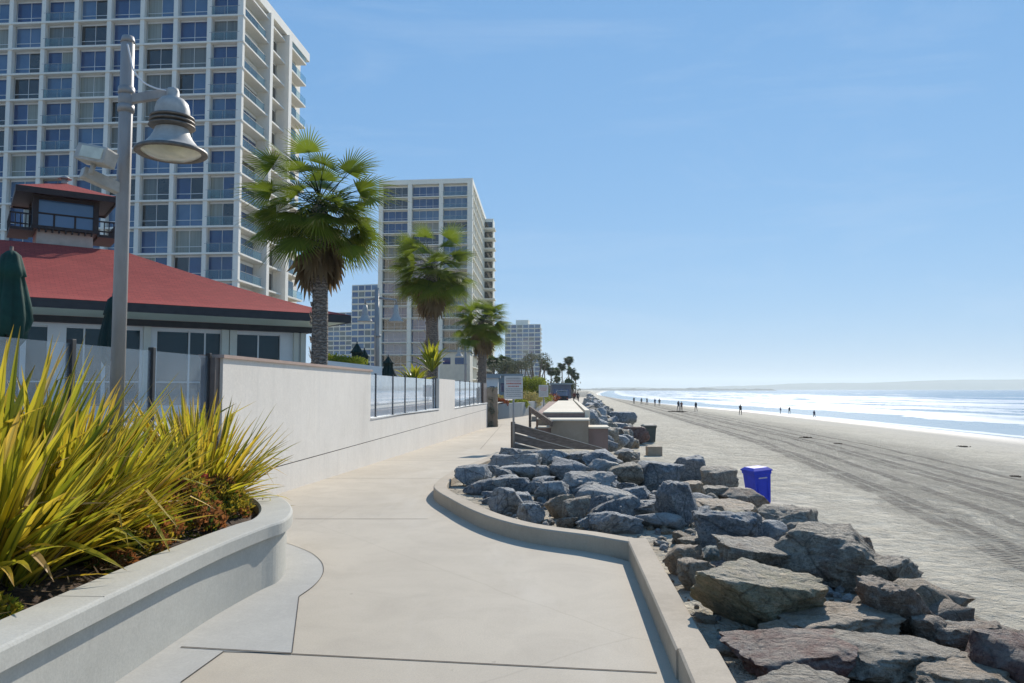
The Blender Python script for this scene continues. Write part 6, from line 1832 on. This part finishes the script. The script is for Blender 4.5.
    for i in range(60):
        u = r.uniform(330, 575); Y = r.uniform(240, 420); c = at(u, r.uniform(384, 391), Y); leafball(m, c, r.uniform(2, 4), 130, .9, r, 0, .5, (1.6, 1, .8))
    tag(m.build('far_foliage', MT['tree_olive'], origin=(0, 300, 0)), 'dark belt of distant foliage closing the horizon behind the gardens', 'foliage', kind='stuff')
far_stuff()

# kelp scraps and driftwood on the sand
def kelp():
    r = random.Random(31)
    spots = [(677, 412, 2.6), (806, 438, .9), (963, 447, .8), (838, 444, .5), (1016, 477, .5)]
    for i, (u, v, s) in enumerate(spots):
        g = hit(u, v); m = MB()
        for _ in range(70):
            a = r.uniform(0, 6.28); L = s * r.uniform(.1, .35); p = Vector((g.x + r.gauss(0, s * .2), g.y + r.gauss(0, s * .15), g.z + .01)); d = Vector((math.cos(a), math.sin(a), 0)) * L
            m.tube([p, p + d * .5 + Z * r.uniform(.02, .10) * min(s, 1.5), p + d], [.02 * min(s, 2), .03 * min(s, 2), .01], 0, 5)
        tag(m.build('kelp_pile', MT['cl_dark'] if False else MT['soil'], origin=g), None, 'kelp', 'dark kelp heaps on the sand')['label'] = 'small dark heap of kelp lying on the open sand'
kelp()

# ================================================================== HORIZON LAND
def hills():
    def ridge(name, pts, Y, base=-6, dep=600):
        m = MB()
        for (u0, h0), (u1, h1) in zip(pts, pts[1:]):
            x0 = (u0 - 512) / F * Y; x1 = (u1 - 512) / F * Y
            m.face([(x0, Y, base), (x1, Y, base), (x1, Y + dep * .5, h1), (x0, Y + dep * .5, h0)]); m.face([(x0, Y + dep * .5, h0), (x1, Y + dep * .5, h1), (x1, Y + dep * 1.5, base), (x0, Y + dep * 1.5, base)])
        tag(m.build(name, MT['hill'], origin=(0, Y, 0)), kind='structure')
    r = random.Random(4); pts = []
    for i in range(90):
        u = 600 + i * 8; h = 12 + 50 * smooth((u - 640) / 260) + 26 * smooth((u - 880) / 120) + 10 * noise.noise((i * .13, 0, 0)) + 3 * noise.noise((i * .7, 2, 0))
        pts.append((u, h))
    ridge('distant_hills', pts, 6800)
    pts = [(560 + i * 3, 1.5 + 4.0 * max(0, noise.noise((i * .37, 5, 0))) + (3 if 693 < 560 + i * 3 < 720 else 0) + 2.2 * r.random() ) for i in range(74)]; pts.append((785, -5))
    ridge('distant_shore', pts, 2900, dep=200)
    # low inland ground so that the land meets the sky on the left
    pts = [(-900 + i * 40, 4 + 6 * r.random()) for i in range(38)]
    ridge('inland_rise', pts, 3000, dep=500)
hills()

# ================================================================== AIR
def haze():
    me = bpy.data.meshes.new('haze'); bm = bmesh.new(); bmesh.ops.create_cube(bm, size=1)
    for v in bm.verts: v.co = Vector((v.co.x * 19000, v.co.y * 19400, (v.co.z + .5) * 140 - 14))
    bm.to_mesh(me); bm.free()
    t = NT('haze_air'); pv = t.add('ShaderNodeVolumePrincipled', ins={'Density': HAZE_D, 'Anisotropy': 0.3, 'Color': (0.84, 0.96, 1.0, 1)})
    t.t.links.new(pv.outputs[0], t.out.inputs[1]); me.materials.append(t.mat)
    o = bpy.data.objects.new('haze', me); COL.objects.link(o); tag(o, kind='stuff')
HAZE_D = 0.00014
haze()

# ================================================================== LIGHT, SKY, CAMERA
SAZ = 21.0; SEL = 33.0
w = bpy.data.worlds.new('World'); scene.world = w; w.use_nodes = True
nt = w.node_tree; nt.nodes.clear()
sky = nt.nodes.new('ShaderNodeTexSky'); sky.sky_type = 'NISHITA'; sky.sun_disc = False
sky.sun_elevation = R(SEL); sky.sun_rotation = R(SAZ); sky.altitude = 0; sky.air_density = 1.0; sky.dust_density = 0.0; sky.ozone_density = 3.0
bg = nt.nodes.new('ShaderNodeBackground'); bg.inputs['Strength'].default_value = 0.11
wo = nt.nodes.new('ShaderNodeOutputWorld')
# thin cirrus mixed into the sky by direction
tc = nt.nodes.new('ShaderNodeTexCoord'); mp = nt.nodes.new('ShaderNodeMapping'); mp.inputs['Scale'].default_value = (1.2, 1.2, 6.0); mp.inputs['Rotation'].default_value = (0, .25, .3)
ns = nt.nodes.new('ShaderNodeTexNoise'); ns.inputs['Scale'].default_value = 1.6; ns.inputs['Detail'].default_value = 8; ns.inputs['Roughness'].default_value = .62; ns.inputs['Distortion'].default_value = .6
mr = nt.nodes.new('ShaderNodeMapRange'); mr.inputs[1].default_value = .52; mr.inputs[2].default_value = .85; mr.inputs[4].default_value = .22
mx = nt.nodes.new('ShaderNodeMix'); mx.data_type = 'RGBA'; mx.inputs[7].default_value = (5.0, 5.6, 6.4, 1)
L = nt.links
L.new(tc.outputs['Generated'], mp.inputs[0]); L.new(mp.outputs[0], ns.inputs['Vector']); L.new(ns.outputs['Fac'], mr.inputs[0]); L.new(mr.outputs[0], mx.inputs[0])
sp_ = nt.nodes.new('ShaderNodeSeparateColor'); cb_ = nt.nodes.new('ShaderNodeCombineColor'); L.new(sky.outputs[0], sp_.inputs[0])
for i_, (a_, b_, p_) in enumerate(((.172, .26, .55), (.358, .46, .38), (.635, .80, .26))):   # film-like shoulder for the whole sky
    q1 = nt.nodes.new('ShaderNodeMath'); q1.operation = 'MULTIPLY'; q1.inputs[1].default_value = .122 / b_; L.new(sp_.outputs[i_], q1.inputs[0])
    q2 = nt.nodes.new('ShaderNodeMath'); q2.operation = 'POWER'; q2.inputs[1].default_value = p_; L.new(q1.outputs[0], q2.inputs[0])
    q3 = nt.nodes.new('ShaderNodeMath'); q3.operation = 'MULTIPLY'; q3.inputs[1].default_value = a_ / .122; L.new(q2.outputs[0], q3.inputs[0]); L.new(q3.outputs[0], cb_.inputs[i_])
L.new(cb_.outputs[0], mx.inputs[6]); L.new(mx.outputs[2], bg.inputs['Color']); L.new(bg.outputs[0], wo.inputs['Surface'])
sd_ = bpy.data.lights.new('sun', 'SUN'); sd_.energy = 4.2; sd_.angle = R(.53); sd_.color = (1.0, .935, .84)
so = bpy.data.objects.new('sun', sd_); COL.objects.link(so)
dv = Vector((math.sin(R(SAZ)) * math.cos(R(SEL)), math.cos(R(SAZ)) * math.cos(R(SEL)), math.sin(R(SEL))))
so.rotation_euler = dv.to_track_quat('Z', 'Y').to_euler(); so.location = (20, 20, 40)
cam = bpy.data.cameras.new('camera'); co = bpy.data.objects.new('camera', cam); COL.objects.link(co)
cam.sensor_fit = 'HORIZONTAL'; cam.sensor_width = 36; cam.lens = F * 36 / 1024; cam.clip_start = .05; cam.clip_end = 30000
co.location = (0, 0, CAMZ); co.rotation_euler = (math.pi / 2 + PITCH, 0, 0); scene.camera = co
scene.render.engine = 'CYCLES'
vs = scene.view_settings; vs.view_transform = 'Standard'; vs.look = 'None'; vs.gamma = 1; vs.exposure = 0.43; vs.use_curve_mapping = False
scene.cycles.use_denoising = True; scene.cycles.max_bounces = 8; scene.cycles.transparent_max_bounces = 16; scene.cycles.volume_bounces = 0
scene.cycles.sample_clamp_indirect = 6
